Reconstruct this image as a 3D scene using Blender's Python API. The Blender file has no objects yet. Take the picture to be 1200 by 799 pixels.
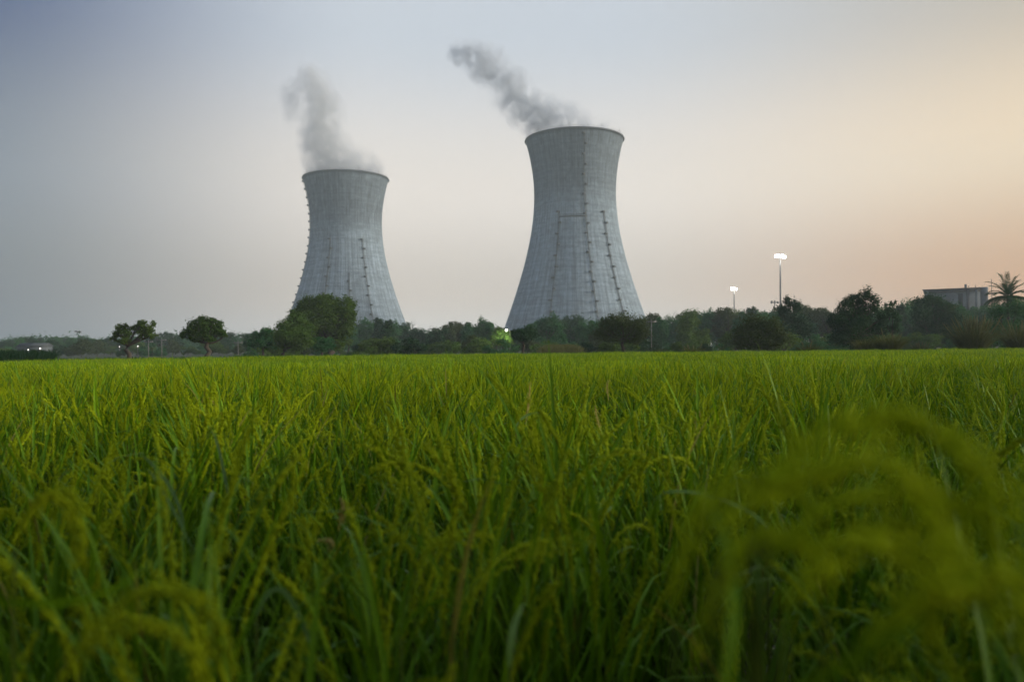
import bpy, math, random
import numpy as np
from mathutils import Matrix, Vector

# ------------------------------------------------------------------ camera, sky, sun, exposure
scene = bpy.context.scene
C = scene.collection
R = math.radians
PITCH, ROLL, CAMZ, FPX = R(0.40), R(0.55), 1.40, 933.33
cam_d = bpy.data.cameras.new("camera"); cam = bpy.data.objects.new("camera", cam_d); C.objects.link(cam)
cam.location = (0, 0, CAMZ); cam.rotation_euler = (R(90) + PITCH, ROLL, 0)
cam_d.lens = 28; cam_d.sensor_width = 36; cam_d.clip_start = 0.05; cam_d.clip_end = 6000
cam_d.dof.use_dof = True; cam_d.dof.focus_distance = 11.0; cam_d.dof.aperture_fstop = 2.6
scene.camera = cam

SUN_AZ, SUN_EL = R(97), R(9)          # azimuth to the right of the view, low over the fields
world = bpy.data.worlds.new("World"); scene.world = world; world.use_nodes = True
wn, wl = world.node_tree.nodes, world.node_tree.links
wn.clear()
def s2l(c):
    return tuple(((v / 255) / 12.92 if v / 255 <= .04045 else ((v / 255 + .055) / 1.055) ** 2.4) for v in c)
w_out = wn.new("ShaderNodeOutputWorld"); w_bg = wn.new("ShaderNodeBackground")
sky = wn.new("ShaderNodeTexSky"); sky.sky_type = 'NISHITA'; sky.sun_disc = False
sky.sun_elevation = SUN_EL; sky.sun_rotation = SUN_AZ; sky.dust_density = 6; sky.air_density = 1.2; sky.ozone_density = 2
w_scale = wn.new("ShaderNodeVectorMath"); w_scale.operation = 'SCALE'; w_scale.inputs[3].default_value = 0.055
wl.new(sky.outputs[0], w_scale.inputs[0])
tc = wn.new("ShaderNodeTexCoord"); sep = wn.new("ShaderNodeSeparateXYZ"); wl.new(tc.outputs["Generated"], sep.inputs[0])
az = wn.new("ShaderNodeMath"); az.operation = 'ARCTAN2'; wl.new(sep.outputs[0], az.inputs[0]); wl.new(sep.outputs[1], az.inputs[1])
el = wn.new("ShaderNodeMath"); el.operation = 'ARCSINE'; wl.new(sep.outputs[2], el.inputs[0])
elf = wn.new("ShaderNodeMapRange"); wl.new(el.outputs[0], elf.inputs[0]); elf.inputs[1].default_value = 0; elf.inputs[2].default_value = R(60)
def ramp(stops):
    r = wn.new("ShaderNodeValToRGB"); r.color_ramp.interpolation = 'EASE'
    while len(r.color_ramp.elements) < len(stops): r.color_ramp.elements.new(.5)
    for e, (p, c) in zip(r.color_ramp.elements, stops): e.position = p / 60; e.color = (*s2l(c), 1)
    wl.new(elf.outputs[0], r.inputs[0]); return r
# dusty evening veil: cool and dim away from the sun, pale ahead, peach towards it
SKY_L = [(0, (106, 115, 124)), (5, (102, 109, 118)), (12, (98, 109, 127)), (23, (18, 52, 108)), (60, (50, 76, 118))]
SKY_M = [(0, (208, 207, 203)), (4, (205, 196, 186)), (11, (231, 222, 213)), (22, (192, 199, 208)), (60, (146, 164, 194))]
SKY_R = [(0, (182, 150, 124)), (4, (204, 155, 110)), (12, (238, 212, 176)), (22, (182, 172, 158)), (60, (156, 170, 194))]
rl, rm, rr = ramp(SKY_L), ramp(SKY_M), ramp(SKY_R)
def wmath(op, a, b=None):
    k = wn.new("ShaderNodeMath"); k.operation = op
    for i, v in enumerate((a, b)):
        if v is None: continue
        if isinstance(v, (int, float)): k.inputs[i].default_value = v
        else: wl.new(v, k.inputs[i])
    return k.outputs[0]
# angle away from the sun's azimuth, the same on both sides of it
away = wmath('ARCCOSINE', wmath('COSINE', wmath('SUBTRACT', az.outputs[0], SUN_AZ)))
def mrange(a, b):
    m = wn.new("ShaderNodeMapRange"); m.interpolation_type = 'SMOOTHSTEP'; wl.new(away, m.inputs[0])
    m.inputs[1].default_value = R(a); m.inputs[2].default_value = R(b); return m
mix1 = wn.new("ShaderNodeMix"); mix1.data_type = 'RGBA'; wl.new(mrange(106, 134).outputs[0], mix1.inputs[0])
wl.new(rm.outputs[0], mix1.inputs[6]); wl.new(rl.outputs[0], mix1.inputs[7])
mix2 = wn.new("ShaderNodeMix"); mix2.data_type = 'RGBA'; wl.new(mrange(92, 58).outputs[0], mix2.inputs[0])
wl.new(mix1.outputs[2], mix2.inputs[6]); wl.new(rr.outputs[0], mix2.inputs[7])
mix3 = wn.new("ShaderNodeMix"); mix3.data_type = 'RGBA'; mix3.inputs[0].default_value = 0.85
wl.new(w_scale.outputs[0], mix3.inputs[6]); wl.new(mix2.outputs[2], mix3.inputs[7])
wl.new(mix3.outputs[2], w_bg.inputs[0]); w_bg.inputs[1].default_value = 1.36; wl.new(w_bg.outputs[0], w_out.inputs[0])

sun_d = bpy.data.lights.new("sun", 'SUN'); sun_d.energy = 5.0; sun_d.angle = R(12); sun_d.color = (1, .90, .74)
sun = bpy.data.objects.new("sun", sun_d); C.objects.link(sun)
sv = Vector((math.sin(SUN_AZ) * math.cos(SUN_EL), math.cos(SUN_AZ) * math.cos(SUN_EL), math.sin(SUN_EL)))
sun.rotation_euler = sv.to_track_quat('Z', 'Y').to_euler(); sun.location = sv * 500

scene.view_settings.view_transform = 'Standard'; scene.view_settings.look = 'None'
scene.view_settings.exposure = 0.0; scene.view_settings.gamma = 1; scene.view_settings.use_curve_mapping = False
scene.render.engine = 'CYCLES'
cy = scene.cycles
cy.use_denoising = True; cy.max_bounces = 4; cy.diffuse_bounces = 2; cy.glossy_bounces = 1; cy.transmission_bounces = 2; cy.use_adaptive_sampling = True; cy.adaptive_threshold = .03
cy.volume_bounces = 1; cy.transparent_max_bounces = 6; cy.sample_clamp_indirect = 4; cy.volume_step_rate = 1; cy.volume_max_steps = 256

# ------------------------------------------------------------------ helpers
_ry = Matrix.Rotation(ROLL, 3, 'Y')
V_R = _ry @ Vector((1, 0, 0)); V_F = _ry @ Vector((0, math.cos(PITCH), math.sin(PITCH))); V_U = _ry @ Vector((0, -math.sin(PITCH), math.cos(PITCH)))
def P(x, y, D):
    """world point that the photograph's pixel (x, y) shows at D metres ahead of the camera"""
    d = V_R * ((x - 600) / FPX) + V_U * ((399.5 - y) / FPX) + V_F
    return Vector((0, 0, CAMZ)) + d * (D / d.y)
def gx(x, D): return P(x, 406, D).x
def gz(x, y, D): return P(x, y, D).z

class MB:
    def __init__(s): s.v = []; s.q = []; s.t = []; s.qm = []; s.tm = []; s.n = 0
    def add(s, v, q=None, t=None, m=0):
        v = np.asarray(v, np.float32).reshape(-1, 3)
        if q is not None and len(q): q = np.asarray(q, np.int32); s.q.append(q + s.n); s.qm.append(np.full(len(q), m, np.int32))
        if t is not None and len(t): t = np.asarray(t, np.int32); s.t.append(t + s.n); s.tm.append(np.full(len(t), m, np.int32))
        s.v.append(v); s.n += len(v)
    def box(s, c, d, m=0, rz=0):
        c = np.array(c); d = np.array(d) / 2
        v = np.array([[x, y, z] for z in (-1, 1) for x, y in ((-1, -1), (1, -1), (1, 1), (-1, 1))]) * d
        if rz: cs, sn = math.cos(rz), math.sin(rz); v = v @ np.array([[cs, sn, 0], [-sn, cs, 0], [0, 0, 1]])
        s.add(v + c, q=[[3, 2, 1, 0], [4, 5, 6, 7], [0, 1, 5, 4], [1, 2, 6, 5], [2, 3, 7, 6], [3, 0, 4, 7]], m=m)
    def tube(s, pts, rad, k=5, m=0, cap=True):
        pts = np.asarray(pts, float); n = len(pts); rad = np.broadcast_to(np.asarray(rad, float), (n,))
        tg = np.gradient(pts, axis=0); tg /= np.linalg.norm(tg, axis=1, keepdims=True) + 1e-9
        ref = np.where(np.abs(tg[:, 2:3]) > .9, np.array([[1., 0, 0]]), np.array([[0, 0, 1.]]))
        a = np.cross(tg, ref); a /= np.linalg.norm(a, axis=1, keepdims=True) + 1e-9; b = np.cross(tg, a)
        th = np.arange(k) * 2 * math.pi / k
        v = pts[:, None] + rad[:, None, None] * (a[:, None] * np.cos(th)[None, :, None] + b[:, None] * np.sin(th)[None, :, None])
        i = np.arange(n - 1)[:, None] * k; j = np.arange(k)[None]; j2 = (j + 1) % k
        q = np.stack([i + j, i + j2, i + k + j2, i + k + j], -1).reshape(-1, 4)
        t = []
        if cap: t = [[0, x + 1, x] for x in range(1, k - 1)] + [[(n - 1) * k, (n - 1) * k + x, (n - 1) * k + x + 1] for x in range(1, k - 1)]
        s.add(v.reshape(-1, 3), q=q, t=t, m=m)
    def ribbon(s, pts, side, wid, m=0, fold=0.0):
        pts = np.asarray(pts, float); side = np.broadcast_to(np.asarray(side, float), pts.shape); w = np.asarray(wid, float)[:, None]
        n = len(pts)
        if fold:
            tg = np.gradient(pts, axis=0); nn = np.cross(tg, side); nn /= np.linalg.norm(nn, axis=1, keepdims=True) + 1e-9
            v = np.stack([pts - side * w / 2 + nn * w * fold, pts, pts + side * w / 2 + nn * w * fold], 1).reshape(-1, 3)
            i = np.arange(n - 1) * 3
            q = np.concatenate([np.stack([i, i + 1, i + 4, i + 3], -1), np.stack([i + 1, i + 2, i + 5, i + 4], -1)])
        else:
            v = np.stack([pts - side * w / 2, pts + side * w / 2], 1).reshape(-1, 3); i = np.arange(n - 1) * 2
            q = np.stack([i, i + 1, i + 3, i + 2], -1)
        s.add(v, q=q, m=m)
    def merge(s, o, M=None, m=None, dm=None):
        v = np.concatenate(o.v) if o.v else np.zeros((0, 3))
        if M is not None: M = np.array(M); v = v @ M[:3, :3].T + M[:3, 3]
        for q, qm in zip(o.q, o.qm): s.q.append(q + s.n); s.qm.append(np.where(qm == 1, 3, 1).astype(np.int32) if dm else (qm if m is None else np.full_like(qm, m)))
        for t, tm in zip(o.t, o.tm): s.t.append(t + s.n); s.tm.append(tm if m is None else np.full_like(tm, m))
        s.v.append(v.astype(np.float32)); s.n += len(v)
    def mesh(s, name, mats, smooth=False):
        me = bpy.data.meshes.new(name)
        V = np.concatenate(s.v).astype(np.float32); q = np.concatenate(s.q) if s.q else np.zeros((0, 4), np.int32); t = np.concatenate(s.t) if s.t else np.zeros((0, 3), np.int32)
        loops = np.concatenate([q.ravel(), t.ravel()]).astype(np.int32)
        tot = np.concatenate([np.full(len(q), 4), np.full(len(t), 3)]).astype(np.int32)
        st = np.concatenate([[0], np.cumsum(tot)[:-1]]).astype(np.int32)
        me.vertices.add(len(V)); me.vertices.foreach_set("co", V.ravel())
        me.loops.add(len(loops)); me.loops.foreach_set("vertex_index", loops)
        me.polygons.add(len(tot)); me.polygons.foreach_set("loop_start", st)
        mi = np.concatenate([np.concatenate(s.qm) if s.qm else np.zeros(0), np.concatenate(s.tm) if s.tm else np.zeros(0)]).astype(np.int32)
        me.polygons.foreach_set("material_index", mi)
        if smooth: me.polygons.foreach_set("use_smooth", np.ones(len(tot), bool))
        for m in (mats if isinstance(mats, (list, tuple)) else [mats]): me.materials.append(m)
        me.update(calc_edges=True); return me

def link(name, data, parent=None, loc=None, rot=None):
    o = bpy.data.objects.new(name, data); C.objects.link(o)
    if parent is not None: o.parent = parent
    if loc is not None: o.location = loc
    if rot is not None: o.rotation_euler = rot
    return o
def tag(o, label=None, cat=None, group=None, kind=None):
    for k, v in (("label", label), ("category", cat), ("group", group), ("kind", kind)):
        if v: o[k] = v
    return o
def copy_tree(o, parent=None):
    c = o.copy(); C.objects.link(c)
    if parent is not None: c.parent = parent
    for ch in o.children: copy_tree(ch, c)
    return c

# ------------------------------------------------------------------ materials
def newmat(name):
    m = bpy.data.materials.new(name); m.use_nodes = True; n = m.node_tree.nodes; n.clear()
    return m, n, m.node_tree.links
def plain(name, col, rough=.8, metal=0, noise=.25, scale=3):
    m, n, l = newmat(name)
    out = n.new("ShaderNodeOutputMaterial"); b = n.new("ShaderNodeBsdfPrincipled"); t = n.new("ShaderNodeTexCoord"); ns = n.new("ShaderNodeTexNoise")
    ns.inputs["Scale"].default_value = scale; ns.inputs["Detail"].default_value = 5; l.new(t.outputs["Object"], ns.inputs["Vector"])
    r = n.new("ShaderNodeValToRGB"); r.color_ramp.elements[0].position = .3; r.color_ramp.elements[1].position = .7
    r.color_ramp.elements[0].color = (*[c * (1 - noise) for c in col], 1); r.color_ramp.elements[1].color = (*[min(1, c * (1 + noise)) for c in col], 1)
    l.new(ns.outputs[0], r.inputs[0]); l.new(r.outputs[0], b.inputs["Base Color"])
    b.inputs["Roughness"].default_value = rough; b.inputs["Metallic"].default_value = metal
    l.new(b.outputs[0], out.inputs[0]); return m
def emit(name, col, s):
    m, n, l = newmat(name); out = n.new("ShaderNodeOutputMaterial"); e = n.new("ShaderNodeEmission")
    e.inputs[0].default_value = (*col, 1); e.inputs[1].default_value = s; l.new(e.outputs[0], out.inputs[0]); return m
def foliage(name, c0, c1, transl=.35, rough=.55, patch=0.0, spec=.08, tcol=None, psize=.12):
    """leaf colour varies leaf by leaf, plant by plant and, for the crop, in broad patches of the field"""
    m, n, l = newmat(name)
    out = n.new("ShaderNodeOutputMaterial"); b = n.new("ShaderNodeBsdfPrincipled"); tr = n.new("ShaderNodeBsdfTranslucent"); mx = n.new("ShaderNodeMixShader")
    g = n.new("ShaderNodeNewGeometry"); oi = n.new("ShaderNodeObjectInfo"); add = n.new("ShaderNodeMath"); add.operation = 'MULTIPLY_ADD'
    l.new(oi.outputs["Random"], add.inputs[0]); add.inputs[1].default_value = .45
    sc = n.new("ShaderNodeMath"); sc.operation = 'MULTIPLY'; l.new(g.outputs["Random Per Island"], sc.inputs[0]); sc.inputs[1].default_value = .55; l.new(sc.outputs[0], add.inputs[2])
    src = add
    if patch:
        ns = n.new("ShaderNodeTexNoise"); ns.inputs["Scale"].default_value = psize; ns.inputs["Detail"].default_value = 3; l.new(g.outputs["Position"], ns.inputs["Vector"])
        mr = n.new("ShaderNodeMapRange"); mr.inputs[1].default_value = .35; mr.inputs[2].default_value = .65; mr.inputs[3].default_value = -patch; mr.inputs[4].default_value = patch; l.new(ns.outputs[0], mr.inputs[0])
        a2 = n.new("ShaderNodeMath"); a2.use_clamp = True; l.new(add.outputs[0], a2.inputs[0]); l.new(mr.outputs[0], a2.inputs[1]); src = a2
    mc = n.new("ShaderNodeMix"); mc.data_type = 'RGBA'; l.new(src.outputs[0], mc.inputs[0]); mc.inputs[6].default_value = (*c0, 1); mc.inputs[7].default_value = (*c1, 1)
    l.new(mc.outputs[2], b.inputs["Base Color"]); b.inputs["Roughness"].default_value = rough; b.inputs["Specular IOR Level"].default_value = spec
    tm = n.new("ShaderNodeMix"); tm.data_type = 'RGBA'; tm.blend_type = 'MULTIPLY'; tm.inputs[0].default_value = 1; l.new(mc.outputs[2], tm.inputs[6]); tm.inputs[7].default_value = (*(tcol or (1.35, 1.25, .6)), 1)
    l.new(tm.outputs[2], tr.inputs[0]); mx.inputs[0].default_value = transl
    l.new(b.outputs[0], mx.inputs[1]); l.new(tr.outputs[0], mx.inputs[2]); l.new(mx.outputs[0], out.inputs[0]); return m

M_LEAF = foliage("rice_leaf", (.060, .155, .005), (.17, .32, .008), .20, .45, .25, .14)
M_LEAFB = foliage("rice_leaf_bluish", (.10, .20, .07), (.15, .26, .09), .5, .5, 0, .2, (1, 1, .9))
M_PAN = foliage("rice_panicle", (.27, .37, .006), (.43, .53, .010), .30, .6, .2, .10)
M_PANB = foliage("bright_panicle", (.42, .55, .010), (.56, .68, .016), .45, .6, 0, .08)  # brighter copy of the panicle colour, for the large arching plant
M_DRY = foliage("dry_straw", (.48, .42, .15), (.60, .52, .22), .45, .7)
M_DRYL = foliage("yellowing_leaf", (.17, .18, .03), (.28, .27, .07), .3, .7)
M_PALE = foliage("pale_leaf", (.16, .30, .10), (.20, .34, .12), .5, .5)
M_STEM = foliage("rice_stem", (.05, .085, .008), (.075, .115, .012), .1, .5)
M_TREE = foliage("tree_leaf", (.022, .092, .034), (.054, .160, .052), .25, .6)
M_TREEY = foliage("tree_leaf_yellowish", (.030, .076, .012), (.080, .135, .018), .3, .6)
M_TREEB = foliage("tree_leaf_olive", (.034, .058, .016), (.060, .088, .026), .25, .6)
M_TREED = foliage("tree_leaf_dark", (.012, .044, .018), (.028, .080, .028), .2, .6)
M_SCRUB = foliage("scrub_leaf", (.042, .095, .020), (.09, .155, .03), .3, .6)
M_REED = foliage("reed_leaf", (.055, .070, .018), (.11, .12, .035), .3, .6)
M_REEDT = foliage("reed_plume", (.10, .115, .05), (.17, .175, .08), .3, .8)
M_BARK = plain("bark", (.045, .036, .028), .9, noise=.4, scale=4)
M_STEEL = plain("galvanised_steel", (.20, .20, .20), .5, .5, .1)
M_DARKST = plain("dark_steel", (.035, .04, .045), .6, .3, .2)
M_CONC = plain("pole_concrete", (.16, .16, .155), .85)
M_LAMP = emit("floodlight_lens", (1, .97, .90), 30)
M_LAMPS = emit("small_lamp_lens", (1, .96, .86), 4)
M_LAMPG = emit("street_lamp_lens", (.95, 1, .80), 14)

# ------------------------------------------------------------------ ground, paddy water
rng = np.random.default_rng(11); rnd = random.Random(11)
gb = MB(); nx, ny = 60, 60
xs = np.linspace(-880, 880, nx); ys = np.concatenate([np.linspace(-120, 140, 30), np.linspace(160, 980, 30)])
X, Y = np.meshgrid(xs, ys); Z = np.zeros_like(X)
Z += np.where(Y > 150, .6 * np.sin(X * .013 + 1) * np.sin(Y * .011), 0)
idx = np.arange(nx * ny).reshape(ny, nx)
gb.add(np.stack([X, Y, Z], -1).reshape(-1, 3), q=np.stack([idx[:-1, :-1], idx[:-1, 1:], idx[1:, 1:], idx[1:, :-1]], -1).reshape(-1, 4))
def ground_mat():
    m, n, l = newmat("earth_and_scrub"); out = n.new("ShaderNodeOutputMaterial"); b = n.new("ShaderNodeBsdfPrincipled"); t = n.new("ShaderNodeTexCoord"); ns = n.new("ShaderNodeTexNoise")
    ns.inputs["Scale"].default_value = .4; ns.inputs["Detail"].default_value = 8; l.new(t.outputs["Object"], ns.inputs["Vector"])
    r = n.new("ShaderNodeValToRGB"); r.color_ramp.elements[0].position = .35; r.color_ramp.elements[1].position = .65
    r.color_ramp.elements[0].color = (.02, .036, .010, 1); r.color_ramp.elements[1].color = (.038, .050, .018, 1); l.new(ns.outputs[0], r.inputs[0]); l.new(r.outputs[0], b.inputs[0])
    b.inputs["Roughness"].default_value = .95; bp = n.new("ShaderNodeBump"); bp.inputs[0].default_value = .6; l.new(ns.outputs[0], bp.inputs["Height"]); l.new(bp.outputs[0], b.inputs["Normal"])
    l.new(b.outputs[0], out.inputs[0]); return m
tag(link("ground", gb.mesh("ground", ground_mat())), kind="structure")
def water_mat():
    m, n, l = newmat("muddy_paddy_water"); out = n.new("ShaderNodeOutputMaterial"); b = n.new("ShaderNodeBsdfPrincipled"); t = n.new("ShaderNodeTexCoord"); ns = n.new("ShaderNodeTexNoise")
    ns.inputs["Scale"].default_value = 6; ns.inputs["Detail"].default_value = 6; l.new(t.outputs["Object"], ns.inputs["Vector"])
    r = n.new("ShaderNodeValToRGB"); r.color_ramp.elements[0].color = (.012, .011, .007, 1); r.color_ramp.elements[1].color = (.03, .026, .016, 1); l.new(ns.outputs[0], r.inputs[0]); l.new(r.outputs[0], b.inputs[0])
    r2 = n.new("ShaderNodeMapRange"); r2.inputs[1].default_value = .5; r2.inputs[2].default_value = .6; r2.inputs[3].default_value = .05; r2.inputs[4].default_value = .6; l.new(ns.outputs[0], r2.inputs[0]); l.new(r2.outputs[0], b.inputs["Roughness"])
    b.inputs["IOR"].default_value = 1.33
    bp = n.new("ShaderNodeBump"); bp.inputs[0].default_value = .25; bp.inputs[1].default_value = .02; l.new(ns.outputs[0], bp.inputs["Height"]); l.new(bp.outputs[0], b.inputs["Normal"])
    l.new(b.outputs[0], out.inputs[0]); return m
wb = MB(); wb.add([[-80, -8, .012], [80, -8, .012], [80, 66, .012], [-80, 66, .012]], q=[[0, 1, 2, 3]])
tag(link("paddy_water", wb.mesh("paddy_water", water_mat())), kind="structure")

# ------------------------------------------------------------------ cooling towers
def tower_mat(seed, hz):
    m, n, l = newmat("weathered_concrete"); out = n.new("ShaderNodeOutputMaterial"); b = n.new("ShaderNodeBsdfPrincipled"); t = n.new("ShaderNodeTexCoord"); sp = n.new("ShaderNodeSeparateXYZ")
    l.new(t.outputs["Object"], sp.inputs[0])
    def math_(op, a, bb=None, c=None):
        k = n.new("ShaderNodeMath"); k.operation = op
        for i, v in enumerate((a, bb, c)):
            if v is None: continue
            if isinstance(v, (int, float)): k.inputs[i].default_value = v
            else: l.new(v, k.inputs[i])
        return k.outputs[0]
    ang = math_('ARCTAN2', sp.outputs[0], math_('MULTIPLY', sp.outputs[1], -1))     # seam at the back
    z = sp.outputs[2]
    def noise(sx, sz, detail=4, off=0, rough=.5):
        cb = n.new("ShaderNodeCombineXYZ"); l.new(math_('MULTIPLY', ang, sx), cb.inputs[0]); l.new(math_('MULTIPLY', z, sz), cb.inputs[1]); cb.inputs[2].default_value = seed + off
        ns = n.new("ShaderNodeTexNoise"); ns.inputs["Scale"].default_value = 1; ns.inputs["Detail"].default_value = detail; ns.inputs["Roughness"].default_value = rough; l.new(cb.outputs[0], ns.inputs["Vector"]); return ns.outputs[0]
    def mr(v, a, bb, c, d):
        k = n.new("ShaderNodeMapRange"); l.new(v, k.inputs[0]); k.interpolation_type = 'SMOOTHSTEP'
        for i, x in enumerate((a, bb, c, d)): k.inputs[1 + i].default_value = x
        return k.outputs[0]
    streak = noise(22, .012, 5, 0, .6); fine = noise(75, .05, 4, 3, .6); patch = noise(9, .25, 5, 7, .7); blot = noise(30, .11, 3, 9)
    band = noise(1.5, .55, 2, 12)
    # formwork: climbing lifts and panel joints
    lift = math_('FRACT', math_('DIVIDE', z, 1.9)); liftl = mr(lift, .0, .12, .87, 1)
    vert = math_('FRACT', math_('MULTIPLY', ang, 17)); vertl = mr(vert, 0, .10, .91, 1)
    upper = mr(math_('ADD', z, math_('MULTIPLY', streak, 34)), hz * .62 + 17, hz * .80 + 17, 0, 1)
    dark = math_('MULTIPLY', upper, mr(streak, .38, .60, .35, 1))
    v = math_('MULTIPLY', mr(streak, .34, .66, .74, 1.16), mr(fine, .34, .66, .74, 1.16))
    v = math_('MULTIPLY', v, mr(patch, .34, .66, .78, 1.15)); v = math_('MULTIPLY', v, mr(band, .34, .66, .84, 1.1))
    v = math_('MULTIPLY', v, liftl); v = math_('MULTIPLY', v, vertl)
    v = math_('MULTIPLY', v, math_('SUBTRACT', 1, math_('MULTIPLY', dark, .60)))
    spots = math_('MULTIPLY', mr(blot, .58, .66, 0, .45), mr(z, hz * .5, hz * .8, 0, 1)); v = math_('MULTIPLY', v, math_('SUBTRACT', 1, spots))
    rim = mr(z, hz - 3.2, hz - 1.6, 1, .55); v = math_('MULTIPLY', v, rim)
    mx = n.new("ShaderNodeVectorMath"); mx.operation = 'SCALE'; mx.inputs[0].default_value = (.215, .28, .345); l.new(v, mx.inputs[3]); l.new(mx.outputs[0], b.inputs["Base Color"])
    b.inputs["Roughness"].default_value = .9
    bp = n.new("ShaderNodeBump"); bp.inputs[0].default_value = .4; bp.inputs[1].default_value = .3; l.new(math_('MULTIPLY', liftl, vertl), bp.inputs["Height"]); l.new(bp.outputs[0], b.inputs["Normal"])
    l.new(b.outputs[0], out.inputs[0]); return m
def tower(loc, H, r0, label, ladders, walk, seed):
    zt = H * .735
    def rad(z): return r0 * math.sqrt(1 + ((z - zt) / ((64 if z < zt else 58) * H / 146)) ** 2)
    root = tag(link("cooling_tower", None, loc=loc), label, "cooling tower")
    root.empty_display_size = 5
    n, k = 74, 160
    zs = np.linspace(0, H, n); rs = np.array([rad(z) for z in zs]); rs[-1] += .0
    prof = [(r, z) for r, z in zip(rs, zs)] + [(rs[-1] - 1.0, H)] + [(r - .9, z) for r, z in zip(rs[::-6], zs[::-6])][1:]
    th = np.linspace(0, 2 * math.pi, k, endpoint=False)
    v = np.array([[r * math.cos(a), r * math.sin(a), z] for r, z in prof for a in th]); m = len(prof)
    i = np.arange(m - 1)[:, None] * k; j = np.arange(k)[None]; j2 = (j + 1) % k
    mb = MB(); mb.add(v, q=np.stack([i + j, i + j2, i + k + j2, i + k + j], -1).reshape(-1, 4))
    link("shell", mb.mesh("tower_shell", tower_mat(seed, H), True), root)
    # rim walkway ring with a handrail
    rb = MB(); rt = rs[-1]
    rb.tube([[(rt + .2) * math.cos(a), (rt + .2) * math.sin(a), H - 1.0] for a in np.linspace(0, 2 * math.pi, 121)], .42, 4, cap=False)
    link("rim_ring", rb.mesh("rim_ring", M_TWDARK), root)
    hb = MB(); hb.tube([[(rt - .3) * math.cos(a), (rt - .3) * math.sin(a), H + 1.0] for a in np.linspace(0, 2 * math.pi, 121)], .06, 4, cap=False)
    for a in np.linspace(0, 2 * math.pi, 60, endpoint=False): hb.box([(rt - .3) * math.cos(a), (rt - .3) * math.sin(a), H + .5], [.08, .08, 1.0])
    tag(link("handrail", hb.mesh("handrail", M_DARKST), root), kind="stuff")
    for a in (R(-100), R(-62), R(-140), R(-30)):
        lb = MB(); lb.box([0, 0, 1.1], [.18, .18, 2.2]); lb.box([0, 0, 2.4], [.5, .5, .5])
        link("warning_lamp", lb.mesh("warning_lamp", M_DARKST), root, loc=((rt - .4) * math.cos(a), (rt - .4) * math.sin(a), H))
    pl = MB(); pl.box([0, .8, 0], [2.0, 1.6, .25]); pl.box([0, 1.55, .6], [2.0, .1, .9]); pl.box([-.95, .8, .6], [.1, 1.5, .9]); pl.box([.95, .8, .6], [.1, 1.5, .9])
    plm = pl.mesh("platform", M_TWDARK)
    for a0, a1, z0, z1, step in ladders:       # azimuth of the foot and of the head
        lb = MB(); zz = np.arange(z0, z1 + .1, 3.0); aa = a0 + (a1 - a0) * (zz - z0) / max(z1 - z0, 1)
        for off in (-.35, .35):
            lb.tube([[(rad(z) + .45) * math.cos(a) - off * math.sin(a), (rad(z) + .45) * math.sin(a) + off * math.cos(a), z] for z, a in zip(zz, aa)], .16, 4)
        for z in np.arange(z0, z1, .9):
            a = a0 + (a1 - a0) * (z - z0) / max(z1 - z0, 1); r = rad(z) + .45
            lb.box([r * math.cos(a), r * math.sin(a), z], [.12, .75, .12], rz=a)
        lad = link("ladder", lb.mesh("ladder", M_TWDARK), root)
        for i_, z in enumerate(np.arange(z0 + 2, z1, step)):
            a = a0 + (a1 - a0) * (z - z0) / max(z1 - z0, 1) + (1 if i_ % 2 else -1) * .8 / rad(z); r = rad(z)
            o = link("platform", plm, lad, loc=(r * math.cos(a), r * math.sin(a), z), rot=(0, 0, a - math.pi / 2))
    if walk:
        a0, a1, z = walk; wk = MB(); aa = np.linspace(a0, a1, 14); r = rad(z) + .5
        wk.tube([[r * math.cos(a), r * math.sin(a), z] for a in aa], .42, 4); wk.tube([[(r + .4) * math.cos(a), (r + .4) * math.sin(a), z + 1.1] for a in aa], .12, 4)
        link("walkway", wk.mesh("walkway", M_TWDARK), root)
    return root
M_TWDARK = plain("stained_steel", (.07, .075, .08), .8, .2, .3)
tA = P(675.5, 406, 560); tB = P(407, 406, 655)
fA = math.atan2(-tA.y, -tA.x); fB = math.atan2(-tB.y, -tB.x)      # azimuth that faces the camera
HA, HB = 146.5, 141.0
tower((tA.x, tA.y, 0), HA, 28.7, "nearer, larger concrete cooling tower on the right with long ladder lines",
      [(fA + .30, fA + .20, 8, HA - 1, 6.6), (fA - .36, fA - .36, 14, 92, 7.5), (fA + .70, fA + .70, 14, 92, 7.5)], (fA - .36, fA + .24, 88), 3.1)
tower((tB.x, tB.y, 0), HB, 28.9, "farther, smaller looking concrete cooling tower on the left behind the big round tree",
      [(fB - .42, fB - .42, 10, 90, 7.5), (fB + .42, fB + .42, 10, 90, 7.5), (fB + .05, fB + .05, 6, 60, 7.5), (fB - 1.62, fB - 1.62, 30, HB - 2, 6.6)], None, 8.7)

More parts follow.
